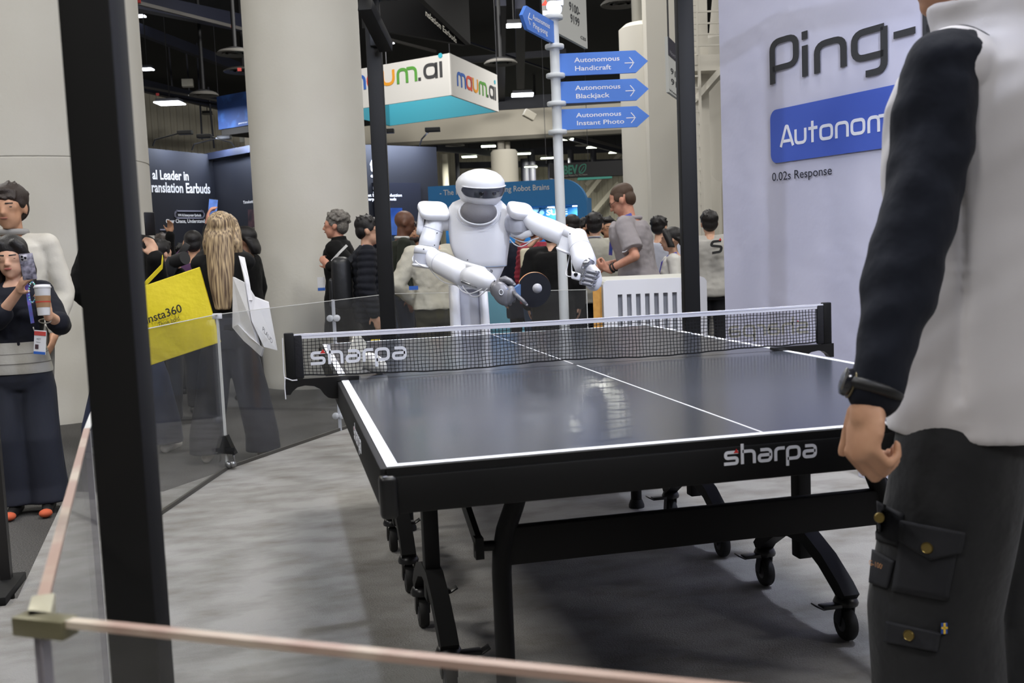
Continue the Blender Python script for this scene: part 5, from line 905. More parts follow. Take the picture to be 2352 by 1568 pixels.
# ---- visitors on the aisle, left
CREAM = cloth('cream_knit', (206, 202, 192), (40, .3, .006)); GTR = cloth('grey_trouser', (126, 124, 118)); NBL = cloth('navy_blouse', (24, 26, 36)); PIN = M('cloth_pinstripe', (26, 29, 40), .8, wave=(60, 1, 1, 'X'), c2=(36, 40, 54))
def left_people():
    # tall man in cream sweater
    P = person('man in cream sweater and lanyard standing behind filming woman', 24, 427, 6.05, 172, skin='tan', hair='mop', haircol='dkbrown', top=dict(mat=CREAM, name='sweater', inf=.016, hem=.86), bottom=dict(mat=GTR), vox=.010, head=(.05, .06), armL=dict(wrist=(-.21, .08, .90), hn=(1, 0, 0)), shoes=SHOEW)
    lanyard(P, 1.16, .155, False, .028); MB().tube([P['w']((.07*cos(t), -.005+.068*sin(t), 1.485)) for t in [2*pi*k/20 for k in range(20)]], .018, 8, closed=True).build('collar', M('collar_grey', (150, 148, 146), .8), P['T'], True)
    # woman filming
    P = person('woman in navy blouse and grey corset belt filming with phone', 27, 545, 5.35, 166, sex='f', skin='light', hair='long', long_len=1.18, top=dict(mat=NBL, name='blouse', sleeve='elbow', inf=.02, hem=.95, wr=.008), bottom=dict(mat=PIN, wide=.045), shoes=SHOEB, vox=.0068, head=(.06, .12),
               armR=dict(wrist=D(44, 668, 5.13), pole=(.6, -.1, -1), hdw=D(58, 632, 5.06)-D(44, 668, 5.13), hnw=HX*.5-FW*-.4, side=-1, curl=[.15, .25, .5, .6], spread=.6), armL=dict(wrist=D(110, 722, 5.10), pole=(-.5, -.3, -1), hdw=D(106, 690, 5.07)-D(110, 722, 5.10), hnw=-HX*.8+FW*.2, side=-1, curl=.75, thumb=(.6, .2, .6)))
    w, s = P['w'], P['s']; m = MB(); m.loft([sring(w((0, .0, z), False), (r+.016)*s, (q+.022)*s, 32, 2.4, P['rt'], P['fwd']) for z, r, q in ((.905, .166, .122), (.92, .168, .124), (1.0, .152, .114), (1.08, .135, .106), (1.10, .133, .104))]); bl = m.build('corset_belt', M('belt_grey', (170, 168, 162), .8, bump=(60, .3, .004)), P['T'], 50)
    for z, r, q in ((.97, .161, .119), (1.03, .146, .110)): MB().tube(sring(w((0, 0, z), False), (r+.016)*s, (q+.022)*s, 32, 2.4, P['rt'], P['fwd']), .0022, 6, closed=True).build('belt_seam', M('belt_seam', (120, 118, 114), .8), bl)
    for sd in (-1, 1): MB().ell(w((sd*.105, .175, .03), False), (.034, .035, .022), None, 12, 8).build('toe_cap', M('orange_suede', (206, 96, 62), .8), P['T'], True)
    ribbon([D(52, 612, 5.12), D(62, 660, 5.13), D(68, 700, 5.10), D(75, 742, 5.09)], .018, -FW, 'lanyard', LAN, P['T'])
    f = Fr(D(92, 786, 5.04), HX+UP*-.12, UP+HX*.12); R = Matrix((f.x, f.y, f.n)).transposed(); b = MB().box(f(0, 0), (.058, .118, .004), R=R).build('badge', BADGE, P['T'])
    for v, hh, mt in ((.044, .02, 'badge_red'), (-.052, .013, 'badge_blue')): MB().box(f(0, v, .003), (.056, hh, .002), R=R).build('badge_band', M(mt, (190, 70, 66), .5) if mt == 'badge_red' else BADGEB, b)
    MB().box(f(-.014, -.022, .003), (.016, .022, .002), R=R).build('badge_photo', M('badge_photo', (70, 50, 56), .6), b); m = MB(); text(m, f, 'KEY', -.016, .012, .009, .003); text(m, f, 'Visitor', -.018, -.002, .006, .003); m.build('lettering', M('dark_ink', (50, 50, 60), .6), b)
    for x, y in ((77, 752), (97, 760)): MB().capsule(D(x, y, 5.06), D(x+2, y+8, 5.05), .004, .003, 8).build('badge_clip', steel, P['T'], True)
    m = MB(); m.tube([D(103+14*cos(t), 737+5*sin(t), 5.1-.02*sin(t)) for t in [2*pi*k/16 for k in range(16)]], .003, 6, closed=True); m.build('bracelet', M('bracelet_silver', (170, 168, 160), .3, .8), P['T'])
    f = Fr(D(64, 612, 5.03), HX*.86+FW*.5+UP*.06, UP-HX*.10); T = phone('smartphone with triple camera held up by woman in navy', f.o, f.x, f.y, cams=True, k=.86, case=M('phone_case_dark', (40, 38, 52), .3, noise=(40, 2), c2=(150, 146, 160))); rr = random.Random(4)
    for k in range(22):
        t = k/21; p = D(74+9*sin(t*2*pi)*.9, 648+30*(1-cos(t*2*pi))/2*1.55, 5.02); MB().ell(p, (.0042,)*3, None, 8, 6).build('charm_bead', M('bead_%d' % (k % 3), [(110, 160, 220), (200, 210, 220), (110, 190, 170)][k % 3], .2), T, True)
    # cup
    c = D(101, 724, 5.02); ax = (D(97, 655, 5.02)-c).normalized(); T = thing('coffee_cup', 'white paper coffee cup with brown sleeve in woman\'s hand', 'cup', tuple(c)); L = .148
    MB().lathe(c, [(.027, 0), (.028, .002), (.037, L*.9), (.038, L*.91)], 28, ax).build('cup_body', M('paper_white', (226, 226, 228), .6), T, 40); MB().lathe(c+ax*L*.9, [(.040, 0), (.041, .006), (.037, .010), (.036, .016), (.02, .017)], 28, ax).build('lid', M('lid_white', (222, 222, 226), .4), T, 40)
    sl = MB().lathe(c+ax*L*.26, [(.0315, 0), (.0358, L*.38)], 28, ax, caps=False).build('cup_sleeve', M('kraft_brown', (150, 116, 84), .8), T, 40); MB().lathe(c+ax*L*.42, [(.0338, 0), (.0346, .006)], 28, ax, caps=False).build('red_stripe', M('stripe_red', (190, 60, 48), .6), sl, 40)
    # person behind the black post with the yellow tote
    P = person('person in black jacket and blue jeans behind the black post', 268, 452, 6.95, 4, hair='short', top=dict(mat=CB, name='jacket', inf=.03, hem=.80), bottom=dict(mat=cloth('indigo', (46, 52, 76)), wide=.032), shoes=SHOEW, stance=.15, vox=.009, feat=False, armR=dict(wrist=D(356, 588, 6.72), pole=(.15, .1, -1), hdw=UP*1-HX*.25, hnw=-HX*.4-FW*-.6, side=1, curl=.7), armL=dict(wrist=(-.3, .2, 1.0)))
    phone('black smartphone held up beside the black post', D(344, 514, 6.66), HX*.6+FW*.75, UP, case=M('phone_black', (20, 20, 24), .3)).name
    # yellow tote
    o = D(357, 835, 6.02); ex = D(507, 785, 5.98)-o; ey = D(459, 615, 6.02)-D(507, 785, 5.98); Wd = ex.length; Ht = ey.length; f = Fr(o, ex, ey); ylw = M('tote_yellow', (226, 208, 34), .65, bump=(6, .5, .03), noise=(5, 3), c2=(214, 194, 28)); T = thing('yellow_tote_bag', 'large yellow tote bag with black lettering', 'tote bag', tuple(o+ex*.5))
    def pt(u, v, k): bul = .035*sin(pi*min(max((u+.35)/1.35, 0), 1))*sin(pi*min(v, 1)); return f.o+ex*u+ey*v+f.n*(bul*k)
    for k, nm in ((1, 'front_panel'), (-1, 'back_panel')):
        m = MB(); m.grid(lambda u, v: pt(-.35+1.35*u, v, k)+f.n*.006*k, 26, 20); m.build(nm, ylw, T, True)
    MB().tube([pt(-.35, 1, 0), pt(.3, 1.0, 0), pt(1.0, 1.0, 0)], .006, 8).build('rim', ylw, T, True); g = Fr(f.o, ex, ey)
    m = MB(); text(m, g, 'insta360', .04, Ht*.50, .05, .062, bold=.01, width=.225); m.build('lettering', M('tote_ink', (26, 26, 30), .7), T); m = MB(); text(m, g, 'Think bold.', .105, Ht*.41, .028, .062, width=.14); m.build('lettering', 'tote_ink', T)
    ribbon([pt(.1, 1, .2), D(372, 612, 6.3), D(374, 590, 6.45)], .03, HX, 'handle', ylw, T)
    # blonde woman
    P = person('blonde woman in black top filming with raised phone, seen from behind', 508, 490, 6.55, -4, sex='f', hair='long', haircol='blonde', long_len=1.08, top=dict(mat=CB, name='top', inf=.012, hem=.88), bottom=dict(mat=cloth('charcoal_wide', (44, 45, 54)), wide=.042), shoes=M('shoe_beige', (196, 186, 168), .7), stance=.10, vox=.010, feat=False, skin='pink', armL=dict(wrist=D(479, 520, 6.92), pole=(.1, .8, -1), hdw=UP, hnw=FW*.3+HX*.8, side=-1, curl=.6), armR=dict(wrist=D(512, 560, 7.0), pole=(.8, .2, -1)))
    phone('smartphone with glowing blue screen held above the blonde woman', D(488, 480, 6.95), HX*.75+FW*.6+UP*-.12, UP*.97+HX*.15, k=.9, screen=M('phone_screen_blue', (96, 134, 210), .3, emit=.6, noise=(14, 3), c2=(40, 50, 90)))
    # white tote on her shoulder
    wt = M('tote_white', (222, 222, 226), .7, bump=(8, .3, .02)); T = thing('white_tote_bag', 'crumpled white tote bag hanging from the blonde woman\'s shoulder', 'tote bag', tuple(D(585, 800, 6.3))); q = lambda x, y, d=6.0: D(x, y, d+.30)
    def quad(nm, pts, t=.01):
        c = [q(*p) for p in pts]; n = (c[1]-c[0]).cross(c[2]-c[0]).normalized()*t; k = len(c); m = MB(); m.add([p-n for p in c]+[p+n for p in c], [tuple(range(k-1, -1, -1)), tuple(range(k, 2*k))]+[(i, (i+1) % k, k+(i+1) % k, k+i) for i in range(k)]); m.build(nm, wt, T)
    quad('side_panel', [(537, 636, 6.02), (564, 650, 5.98), (577, 735, 5.94), (600, 815, 5.95), (562, 783, 6.0), (536, 752, 6.04)]); quad('front_panel', [(563, 645, 5.97), (586, 682, 6.02), (617, 694, 6.05), (637, 803, 6.0), (606, 795, 5.95), (578, 735, 5.93)]); quad('bottom_fold', [(536, 752, 6.04), (562, 783, 6.0), (600, 818, 5.95), (606, 800, 5.93), (575, 775, 5.95), (548, 746, 6.0)]); quad('strap', [(548, 588, 6.1), (562, 592, 6.1), (572, 640, 6.0), (580, 690, 5.96), (571, 690, 5.95), (562, 640, 5.98)], .004)
    f = Wl(q(600, 770), q(634, 790)); m = MB(); fr = Fr(q(604, 758, 5.925), q(634, 800, 5.925)-q(604, 758, 5.925), UP+HX*.2); text(m, fr, 'PLAUD', 0, 0, .028, .02, width=.10); m.build('lettering', M('print_grey', (84, 84, 92), .7), T)
    # crowd at the dark booth
    P = person('man in purple sweater with thinning dark hair before the dark booth', 445, 530, 8.7, -8, hair='crop', top=dict(mat=cloth('purple', (82, 54, 86)), name='sweater', inf=.016), bottom=dict(mat=CDKT), vox=.012, feat=False, build=1.1, skin='tan', armL=dict(wrist=D(424, 575, 9.0), hdw=UP, curl=.5, pole=(-.9, 0, -1)))
    P = person('person in black with one arm raised high before the dark booth', 424, 560, 10.0, 0, hair='short', top=dict(mat=CB, name='jacket', inf=.02), bottom=dict(mat=CDKT), vox=.009, feat=False, skin='tan', armL=dict(wrist=D(391, 531, 9.75), pole=(-.6, 0, -1), hdw=UP+HX*.12, hnw=-FW, side=-1, curl=.55))
    P = person('photographer in black with camera below the raised arm', 366, 552, 8.1, 30, hair='mop', top=dict(mat=CB, name='jacket', inf=.02), bottom=dict(mat=CDKT), vox=.009, feat=False, armR=dict(wrist=D(412, 622, 7.75), pole=(.8, -.2, -1), hdw=UP-HX*.3, hnw=-HX, curl=.6))
    c = D(398, 605, 7.7); T = thing('photo_camera', 'black camera with flash and large lens held by the photographer', 'camera', tuple(c)); Rc = Matrix.Rotation(.5, 3, 'Y'); MB().box(D(393, 612, 7.7), (.10, .08, .13), R=Rc, bev=.01).build('camera_body', M('camera_black', (30, 31, 34), .5), T, 40); MB().cyl(D(402, 600, 7.68), D(425, 592, 7.62), .05, 20).build('lens', M('lens_barrel', (40, 40, 42), .5), T, 40); MB().box(D(423, 573, 7.72), (.05, .05, .10), R=Matrix.Rotation(.6, 3, 'Y'), bev=.008).build('flash', M('flash_black', (34, 33, 33), .6), T, 40)
    P = person('man with short brown hair and white collar near the screen wall', 372, 538, 10.6, 35, hair='short', haircol='dkbrown', top=dict(mat=CB, name='suit', inf=.02), bottom=dict(mat=CDKT), vox=.013, feat=False)
    P = person('dark haired woman in black coat looking up at the booth', 563, 521, 9.4, -78, sex='f', hair='bob', top=dict(mat=CB, name='coat', inf=.03, hem=.6, flare=.02), bottom=dict(mat=CDKT), vox=.011, head=(0, -.25), skin='tan')
    P = person('visitor in dark jacket and grey trousers beside round column', 592, 524, 11.7, -40, hair='short', haircol='dkbrown', top=dict(mat=cloth('charcoal', (38, 38, 44)), name='jacket', inf=.025, hem=.82, collar=.02), bottom=dict(mat=cloth('mid_grey', (112, 112, 116))), vox=.012, skin='tan', armL=dict(wrist=D(588, 650, 11.4), pole=(-.5, -.5, -1), hd=(.3, .9, 0), curl=.5))
    phone('pale phone in floral case held by visitor beside round column', D(578, 650, 11.5), UP, HX, case=M('case_cream', (206, 206, 178), .6, noise=(14, 2), c2=(170, 130, 100)), k=1.0)
left_people()
def mid_people():
    P = person('man with curly grey hair in long black coat', 776, 487, 9.25, -84, hair='curly', haircol='grey', skin='pink', top=dict(mat=CB, name='coat', inf=.03, hem=.62, flare=.03, collar=.03), bottom=dict(mat=cloth('brown', (62, 48, 42))), vox=.0095, armL=dict(wrist=D(757, 612, 8.95), pole=(-.3, -.8, -1), hd=(.1, .6, .6), hn=(1, 0, .2), curl=.7), step=.06)
    f = Fr(D(738, 652, 9.0), HX, UP); b = MB().box(f.o, (.065, .004, .12), rz=-YAW+.3).build('badge', BADGE, P['T']); MB().box(f.o-FW*.004-UP*.045, (.063, .003, .025), rz=-YAW+.3).build('badge_band', BADGEB, b)
    ribbon([D(797, 563, 8.88), D(780, 580, 8.84), D(762, 600, 8.84)], .022, -FW, 'bag_strap', M('strap_white', (206, 206, 206), .7), P['T'])
    P = person('man in glasses and black puffer jacket wearing a backpack', 842, 498, 8.55, 82, hair='short', skin='light', top=dict(mat=cloth('puffer_black', (24, 26, 34)), name='puffer_jacket', inf=.035, hem=.80, puff=58, collar=.0), bottom=dict(mat=CB), vox=.0095, build=1.05, head=(0, .12), step=.08); glasses(P)
    w = P['w']; T = thing('backpack', 'black leather backpack on the man in puffer jacket', 'backpack', tuple(w((.0, -.22, .98)))); m = MB(); c = w((0, -.245, 1.16)); R = Matrix((P['rt'], P['fwd'], UP)).transposed(); m.box(c, (.30, .16, .44), R=R, bev=.06, seg=4); m.box(w((0, -.33, 1.08)), (.22, .06, .24), R=R, bev=.025, seg=3); m.build('bag_body', M('leather_black', (34, 35, 38), .4, bump=(20, .3, .01)), T, 50)
    for sd in (-1, 1): ribbon([w((sd*.11, -.17, 1.36)), w((sd*.115, -.06, 1.475)), w((sd*.12, .09, 1.44)), w((sd*.13, .15, 1.3)), w((sd*.15, .06, 1.12))], .045, P['rt'], 'strap', 'leather_black', T)
    ribbon([w((.065, -.04, 1.49)), w((.08, .06, 1.455)), w((.07, .14, 1.38))], .022, P['rt'], 'lanyard', LAN, P['T'])
    P = person('bald man in dark green sweater looking down', 918, 484, 10.2, 78, hair='bald', skin='dark', top=dict(mat=cloth('dark_green', (38, 42, 34)), name='sweater', inf=.02), bottom=dict(mat=CNAVY), vox=.011, head=(0, .28), lean=.05, armL=dict(wrist=(-.05, .3, 1.2), hd=(0, .5, .8)), build=1.08)
    MB().tube([P['w']((.066*cos(t), -.008+.066*sin(t), 1.478)) for t in [2*pi*k/20 for k in range(20)]], .014, 8, closed=True).build('collar', M('collar_white', (206, 206, 204), .8), P['T'], True)
    P = person('bearded man in navy jacket behind the robot shoulder', 951, 510, 11.6, 172, hair='short', haircol='dkbrown', skin='tan', top=dict(mat=CNAVY, name='jacket', inf=.02), bottom=dict(mat=CDKT), vox=.012)
    MB().ell(P['hp'](0, .05, -.07), (.058, .055, .042), P['Rh'], 14, 10).build('beard', HAIR['dkbrown'], P['body'], True)
    P = person('person in cream shirt and olive trousers behind the robot arm', 992, 492, 8.1, -20, hair='short', top=dict(mat=cloth('cream_shirt', (190, 186, 172), (10, .5, .02)), name='shirt', inf=.03, hem=.86, wr=.012), bottom=dict(mat=cloth('olive', (62, 60, 46))), vox=.011, feat=False, build=1.05, armL=dict(wrist=(-.16, .1, 1.0), pole=(-1, -.4, 0), curl=.5), armR=dict(wrist=(.05, .22, 1.1), pole=(1, -.3, -.2)))
    f = Fr(D(950, 661, 7.95), HX, UP); MB().box(f.o, (.07, .01, .03), rz=-YAW).build('badge', BADGEB, P['T'])
    yb = M('bag_yellow', (226, 200, 30), .6); T = thing('yellow_carrier_bag', 'yellow carrier bag on the aisle beyond the net', 'bag', tuple(G(865, 812, AISLE))); p = D(862, 775, 8.2); MB().box((p.x, p.y, .13), (.20, .1, .54), rz=-YAW, bev=.01).build('bag_body', yb, T, 40); MB().tube([V((p.x-.05, p.y, .39)), V((p.x-.03, p.y, .46)), V((p.x+.03, p.y, .46)), V((p.x+.05, p.y, .39))], .006, 8).build('handle', yb, T, True)
    # visitors seen under the robot's left arm
    P = person('person in red quilted jacket carrying a cream bag', 1228, 500, 9.8, 55, sex='f', hair='short', haircol='brown', top=dict(mat=cloth('red_quilt', (158, 56, 72)), name='quilted_jacket', inf=.035, hem=.84, puff=70), bottom=dict(mat=cloth('jeans', (66, 84, 112)), wide=.02), vox=.012, feat=False, build=1.1)
    T = thing('cream_shoulder_bag', 'cream shoulder bag hanging beside the red quilted jacket', 'bag', tuple(D(1213, 650, 9.3))); p = D(1212, 608, 9.35); MB().box(p, (.13, .10, .30), rz=-YAW, bev=.03, seg=3).build('bag_body', M('bag_cream', (206, 198, 172), .6), T, 40); MB().tube([p+V((0, 0, .14)), D(1222, 565, 9.45), D(1238, 546, 9.6)], .010, 8).build('strap', M('strap_tan', (110, 76, 52), .7), T, True)
    P = person('person in long black coat next to the white sign post', 1266, 512, 9.3, 10, hair='short', top=dict(mat=CB, name='coat', inf=.05, hem=.55, flare=.02), bottom=dict(mat=cloth('jeans', (66, 84, 112))), vox=.012, feat=False, build=1.15)
    P = person('person in dark blue coat behind the robot torso', 1193, 508, 11.0, 160, hair='short', top=dict(mat=CNAVY, name='coat', inf=.04, hem=.6), bottom=dict(mat=CDKT), vox=.013, feat=False)
    P = person('dark haired man between sign post and blue booth edge', 1314, 493, 10.8, -30, hair='crop', haircol='black', skin='tan', top=dict(mat=CNAVY, name='shirt', inf=.02), bottom=dict(mat=CDKT), vox=.012, feat=False)
    P = person('man with spiky black hair in light grey vest, back turned', 1366, 489, 9.7, 8, hair='short', skin='light', top=dict(mat=cloth('vest_light', (178, 176, 166)), name='vest', inf=.03, hem=.82, collar=.02), bottom=dict(mat=CB), vox=.010, feat=False, build=1.05, armL=dict(fwd=.05))
    ribbon([P['w']((-.07, -.06, 1.50)), P['w']((0, -.085, 1.505)), P['w']((.07, -.06, 1.50))], .016, UP, 'lanyard', LAN, P['T'])
    for sd in (-1, 1):
        sh, el, wr, sp = P['J'][sd]; m = MB(); m.capsule(sh, el, .07, .062, 14); m.capsule(el, el.lerp(wr, .9), .062, .05, 14); fuse(m, .012, 3).build('sleeve', CNAVY, P['T'], True)
    P = person('man with black hair partly hidden behind grey-vest visitor', 1350, 500, 11.2, -60, hair='short', skin='tan', top=dict(mat=CB, name='jacket', inf=.02), bottom=dict(mat=CDKT), vox=.012, feat=False)
    P = person('smiling man in black jacket with blue lanyard', 1397, 500, 10.4, 168, hair='short', skin='tan', top=dict(mat=CB, name='jacket', inf=.02), bottom=dict(mat=CDKT), vox=.010); lanyard(P, 1.1, .15, False, .03)
    # man in polo shirt
    P = person('heavy man in grey polo shirt and glasses looking at his hands', 1412, 443, 8.75, -72, h=1.80, base=D(1466, 520, 8.75), hair='crop', haircol='brown', skin='pink', top=dict(mat=cloth('polo_grey', (158, 152, 156), (10, .4, .02)), name='polo_shirt', sleeve='short', inf=.026, hem=.84, collar=.0, wr=.008), bottom=dict(mat=CDKT), vox=.0085, build=1.28, lean=.16, head=(0, .38),
               armL=dict(wrist=D(1398, 620, 8.55), pole=(-.5, -.9, -.6), hdw=D(1378, 611, 8.58)-D(1398, 620, 8.55), hnw=UP*.6+FW*.7, side=-1, curl=.8), armR=dict(wrist=D(1398, 606, 8.85), pole=(.5, -.9, -.6), hdw=-HX-UP*.1, hnw=-UP*.5-FW*.6, side=-1, curl=.9)); glasses(P)
    w = P['w']; sh, el, wr, sp = P['J'][-1]; d = (wr-el).normalized()
    for k, (t, r, nm) in enumerate(((-.035, .034, 'watch_strap'), (-.062, .036, 'bead_bracelet'))):
        c = wr+d*t; u = d.cross(UP).normalized(); v = d.cross(u); m = MB(); m.tube([c+(u*cos(a)+v*sin(a))*r for a in [2*pi*j/18 for j in range(18)]], .0085-.002*k, 8, closed=True); m.build(nm, M('strap_black', (26, 26, 28), .5), P['T'], True)
    ribbon([w((-.075, -.05, 1.49)), w((-.09, .05, 1.475)), w((-.085, .12, 1.40)), w((-.06, .165, 1.30)), w((-.02, .2, 1.2))], .03, P['rt'], 'lanyard', LAN, P['T'])
    m = MB(); m.tube([w((.1*cos(t)*.86, -.012+.09*sin(t), 1.468+.012*cos(t-pi/2))) for t in [2*pi*k/24 for k in range(24)]], .018, 8, closed=True); m.build('collar', MATS['cloth_polo_grey'], P['T'], True)
    f = Fr(D(1437, 576, 8.42), HX+UP*.25, UP); m = MB(); stroke(m, f, [(-.03, 0), (-.005, -.006), (.03, .016)], .008, 0, .003, r=.01); m.build('logo', logo_w, P['T'])
    P = person('person with black hair in pale blue shirt beyond the polo man', 1514, 497, 10.6, -150+180, hair='short', top=dict(mat=cloth('pale_blue', (190, 194, 210)), name='shirt', inf=.025), bottom=dict(mat=CDKT), vox=.012, feat=False)
    P = person('woman in white cardigan with blue lanyard behind the counter', 1546, 524, 9.1, -80, sex='f', hair='bun', skin='light', top=dict(mat=cloth('white_cardigan', (222, 220, 214)), name='cardigan', inf=.02), bottom=dict(mat=CDKT), vox=.009, head=(0, 0)); w = P['w']
    ribbon([w((-.07, -.04, 1.48)), w((-.085, .05, 1.45)), w((-.08, .12, 1.38)), w((-.05, .15, 1.25)), w((-.03, .16, 1.1))], .022, P['rt'], 'lanyard', LAN, P['T'])
    P = person('person with black hair in grey vest with black S emblem', 1630, 486, 9.9, 4, hair='mop', top=dict(mat=cloth('vest_grey', (178, 176, 172)), name='vest', inf=.045, hem=.84, sleeve='none', wr=.01), bottom=dict(mat=CDKT), vox=.011, feat=False, build=1.12, skin='light')
    for sd in (-1, 1):
        sh, el, wr, sp = P['J'][sd]; m = MB(); m.capsule(sh, el, .066, .058, 14); m.capsule(el, el.lerp(wr, .9), .058, .045, 14); fuse(m, .012, 3).build('sleeve', cloth('dusty_pink', (186, 140, 140)), P['T'], True)
    b = P['w']((0, -.19, 1.2)); f = Fr(D(1632, 580, 9.66), HX+UP*.06, UP); m = MB(); stroke(m, f, [(.10, .10), (.02, .10), (.005, .065), (.105, .045), (.095, .0), (.015, -.005)], .024, .0, .01, r=.02); m.build('back_emblem', M('emblem_black', (34, 34, 36), .7), P['T']); m = MB(); m.prism(f, [(.078, .105), (.105, .105), (.092, .13)], .01, .013); m.build('emblem_accent', red, P['T'])
mid_people()
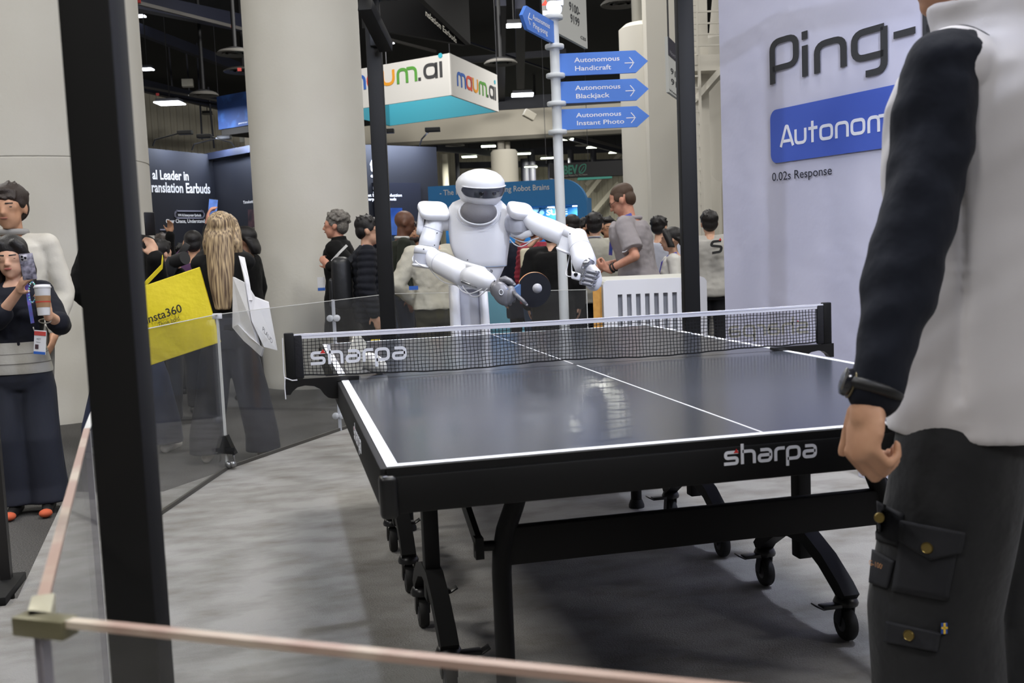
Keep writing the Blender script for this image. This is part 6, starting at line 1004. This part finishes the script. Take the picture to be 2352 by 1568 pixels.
# ------------------------------------------------------------------ man in vest at the table's near corner
from mathutils.bvhtree import BVHTree
def vest_man():
    nav = cloth('navy_sleeve', (17, 21, 32), (6, .5, .03)); trs = M('cloth_cargo', (17, 18, 22), .85, bump=(7, .5, .03), sheen=.1); trb = M('cloth_cargo_black', (20, 20, 22), .85)
    vm = M('vest_silver_grey', (212, 209, 212), .6, bump=(5, .25, .02), sheen=.2)
    base = D(2250, 700, 1.80); wr = D(2000, 912, 1.565); el = D(2092, 590, 1.585)
    P = person('man in pale grey vest, navy sleeves and dark cargo trousers at table corner', 2232, 0, 1.8, -48, h=1.75, z0=0, base=base, hair='short', skin='tan', top=dict(mat=nav, name='jersey', inf=.013, hem=.90, wr=.011, fq=8, vox=.008), bottom=dict(mat=trs, wide=.042, name='cargo_trousers'), shoes=SHOEB, vox=.0052, lean=.0, hs=1.0, step=-.05, build=1.0, feat=True,
               armL=dict(wrist=wr, elbow=el, hdw=D(1972, 1080, 1.55)-wr, hnw=HX*.95+FW*.35, side=-1, curl=[1.1, 1.12, 1.15, 1.2]), armR=dict(fwd=.1))
    w, s, T = P['w'], P['s'], P['T']; rt, fwd = P['rt'], P['fwd']
    # vest
    m = MB(); R = []
    for z, y, rx, ry in [(.81, 0, .185, .15), (.86, 0, .19, .152), (.95, 0, .19, .15), (1.06, 0, .182, .146), (1.17, 0, .182, .146), (1.28, .0, .19, .15), (1.36, -.004, .19, .145), (1.41, -.01, .18, .128), (1.445, -.014, .14, .108), (1.475, -.016, .096, .092), (1.50, -.012, .082, .085), (1.535, -.004, .08, .084)]: R.append(sring(w((0, y, z)), rx*s, ry*s, 40, 2.5, rt, fwd))
    m.loft(R)
    for sd in (-1, 1): m.capsule(w((sd*.05, -.012, 1.415)), w((sd*.165, -.012, 1.412)), .066*s, .062*s, 18)
    def dsp(p, n):
        q = P['Rm'].transposed()@(p-P['B']); d = .014*NZ.noise(V((q.x*5, (q.y+q.z*.9)*6, (q.z-q.y*.9)*2.4)))+.007*NZ.noise(V((q.x*12, (q.y+q.z)*15, q.z*6)))
        r = abs((q.y+.03)); d -= .006*math.exp(-(r/.006)**2) if q.x < 0 and .88 < q.z < 1.35 else 0
        return d+(.004*abs(NZ.noise(V((q.z*40, 1, 2))))*math.exp(-((q.y+.03)/.02)**2) if q.x < 0 else 0)
    v = fuse(m, .0075, 4, dsp); vo = v.build('vest', vm, T, True)
    c = w((-.158, -.012, 1.33)); ax = (w((-.25, 0, 1.33))-c).normalized()
    # armhole edging
    sh, e2, w2, _ = P['J'][-1]; bv = BVHTree.FromPolygons(v.v, v.f); pts = []
    for k in range(40):
        t = 2*pi*k/40; o = w((-.34, -.012+.105*cos(t), 1.355+.13*sin(t))); h = bv.ray_cast(o, rt); pts.append((h[0]-rt*.002) if h[0] else w((-.19, -.012+.105*cos(t), 1.355+.13*sin(t))))
    # watch
    d = (w2-e2).normalized(); u = (-HX+FW*.05); u = (u-d*u.dot(d)).normalized(); vv = d.cross(u); c = w2-d*.012; m = MB(); m.tube([c+(u*cos(a)+vv*sin(a))*.036 for a in [2*pi*k/24 for k in range(24)]], .010, 8, closed=True); wt = m.build('watch_strap', M('watch_black', (16, 16, 18), .5), T, True)
    MB().lathe(c+u*.036, [(.021, 0), (.0225, .004), (.021, .010), (.016, .012)], 28, u).build('watch_case', M('watch_face', (22, 23, 30), .2, coat=.5), wt, 40); MB().tube([c+u*.034+(vv*cos(a)+d*sin(a))*.0225 for a in [2*pi*k/24 for k in range(24)]], .0018, 6, closed=True).build('watch_bezel', M('bezel_bronze', (120, 110, 84), .3, .7), wt, True)
    # pockets, flaps, buttons laid on the trouser surface
    tr = [o for o in T.children if o.name.startswith('cargo_trousers')][0]; off = P['B']; vs = [V(q.co)+off for q in tr.data.vertices]; bt = BVHTree.FromPolygons(vs, [tuple(p.vertices) for p in tr.data.polygons])
    def hit(x, y):
        r = ray(x, y).normalized(); h = bt.ray_cast(CP, r)
        return (h[0], h[1]) if h[0] else (D(x, y, 1.66), -CF)
    def patch(nm, corners, lift, mat, parent=None, n=10, thick=.003, point=0):
        a, b, c_, d_ = [V(p) for p in corners]; F_, Bk = [], []
        for j in range(n+1):
            for i in range(n+1):
                p = a.lerp(b, i/n).lerp(d_.lerp(c_, i/n), j/n)
                if point: p = p+V((0, point*(1-abs(2*i/n-1))*(j/n)))
                q, nn = hit(p.x, p.y); F_.append(q+nn*(lift+thick)); Bk.append(q+nn*(lift-.004))
        k = n+1; m = MB(); fs = [(j*k+i, j*k+i+1, (j+1)*k+i+1, (j+1)*k+i) for j in range(n) for i in range(n)]; N = k*k; bd = list(range(n))+[i*k+n for i in range(n)]+[n*k+n-i for i in range(n)]+[(n-i)*k for i in range(n)]
        m.add(F_+Bk, fs+[tuple(i+N for i in f[::-1]) for f in fs]+[(bd[i], bd[(i+1) % len(bd)], bd[(i+1) % len(bd)]+N, bd[i]+N) for i in range(len(bd))]); return m.build(nm, mat, parent or T, True)
    tp2 = M('cloth_cargo_pocket', (24, 25, 31), .85, bump=(9, .4, .02))
    pk = patch('cargo_pocket', [(2078, 1196), (2206, 1222), (2176, 1378), (2052, 1356)], .002, tp2); patch('pocket_flap', [(2078, 1194), (2214, 1220), (2206, 1264), (2074, 1240)], .008, tp2, pk, point=30)
    pk2 = patch('side_pocket', [(2014, 1150), (2076, 1180), (2066, 1252), (2018, 1240)], .002, tp2); pk3 = patch('tool_pocket', [(2012, 1262), (2058, 1288), (2042, 1350), (2004, 1338)], .004, tp2)
    lp = patch('lower_pocket', [(2040, 1426), (2160, 1452), (2152, 1494), (2036, 1472)], .004, tp2); brass = M('brass_button', (128, 110, 62), .35, .8)
    for x, y, r, pr in ((2134, 1254, .0095, pk), (2093, 1455, .009, lp), (2014, 1186, .008, pk2)):
        q, nn = hit(x, y); MB().lathe(q+nn*.009, [(r, 0), (r*1.05, .002), (r*.95, .004), (r*.85, .003), (r*.1, .0032)], 24, nn).build('button', brass, pr, 40)
    q, nn = hit(2030, 1298); f = Fr(q+nn*.013, HX*.8+FW*-.5-UP*.22, UP); f.n = nn; m = MB(); text(m, f, 'G-1000', -.013, -.004, .010, .0012, width=.026); m.build('lettering', M('thread_copper', (196, 142, 96), .6), pk3)
    q, nn = hit(2168, 1440); f = Fr(q+nn*.004, HX-UP*.1, UP+HX*.15); m = MB(); m.box(f.o, (.010, .0015, .018), rz=-YAW); fl = m.build('flag_tab', M('flag_blue', (44, 76, 150), .7), T); n2 = -FW; MB().box(f.o-FW*.0012, (.0032, .001, .018), rz=-YAW).build('flag_cross', M('flag_yellow', (230, 190, 60), .7), fl); MB().box(f.o-FW*.0012+UP*.001, (.010, .001, .0032), rz=-YAW).build('flag_cross', 'flag_yellow', fl)
    m = MB(); 
vest_man()
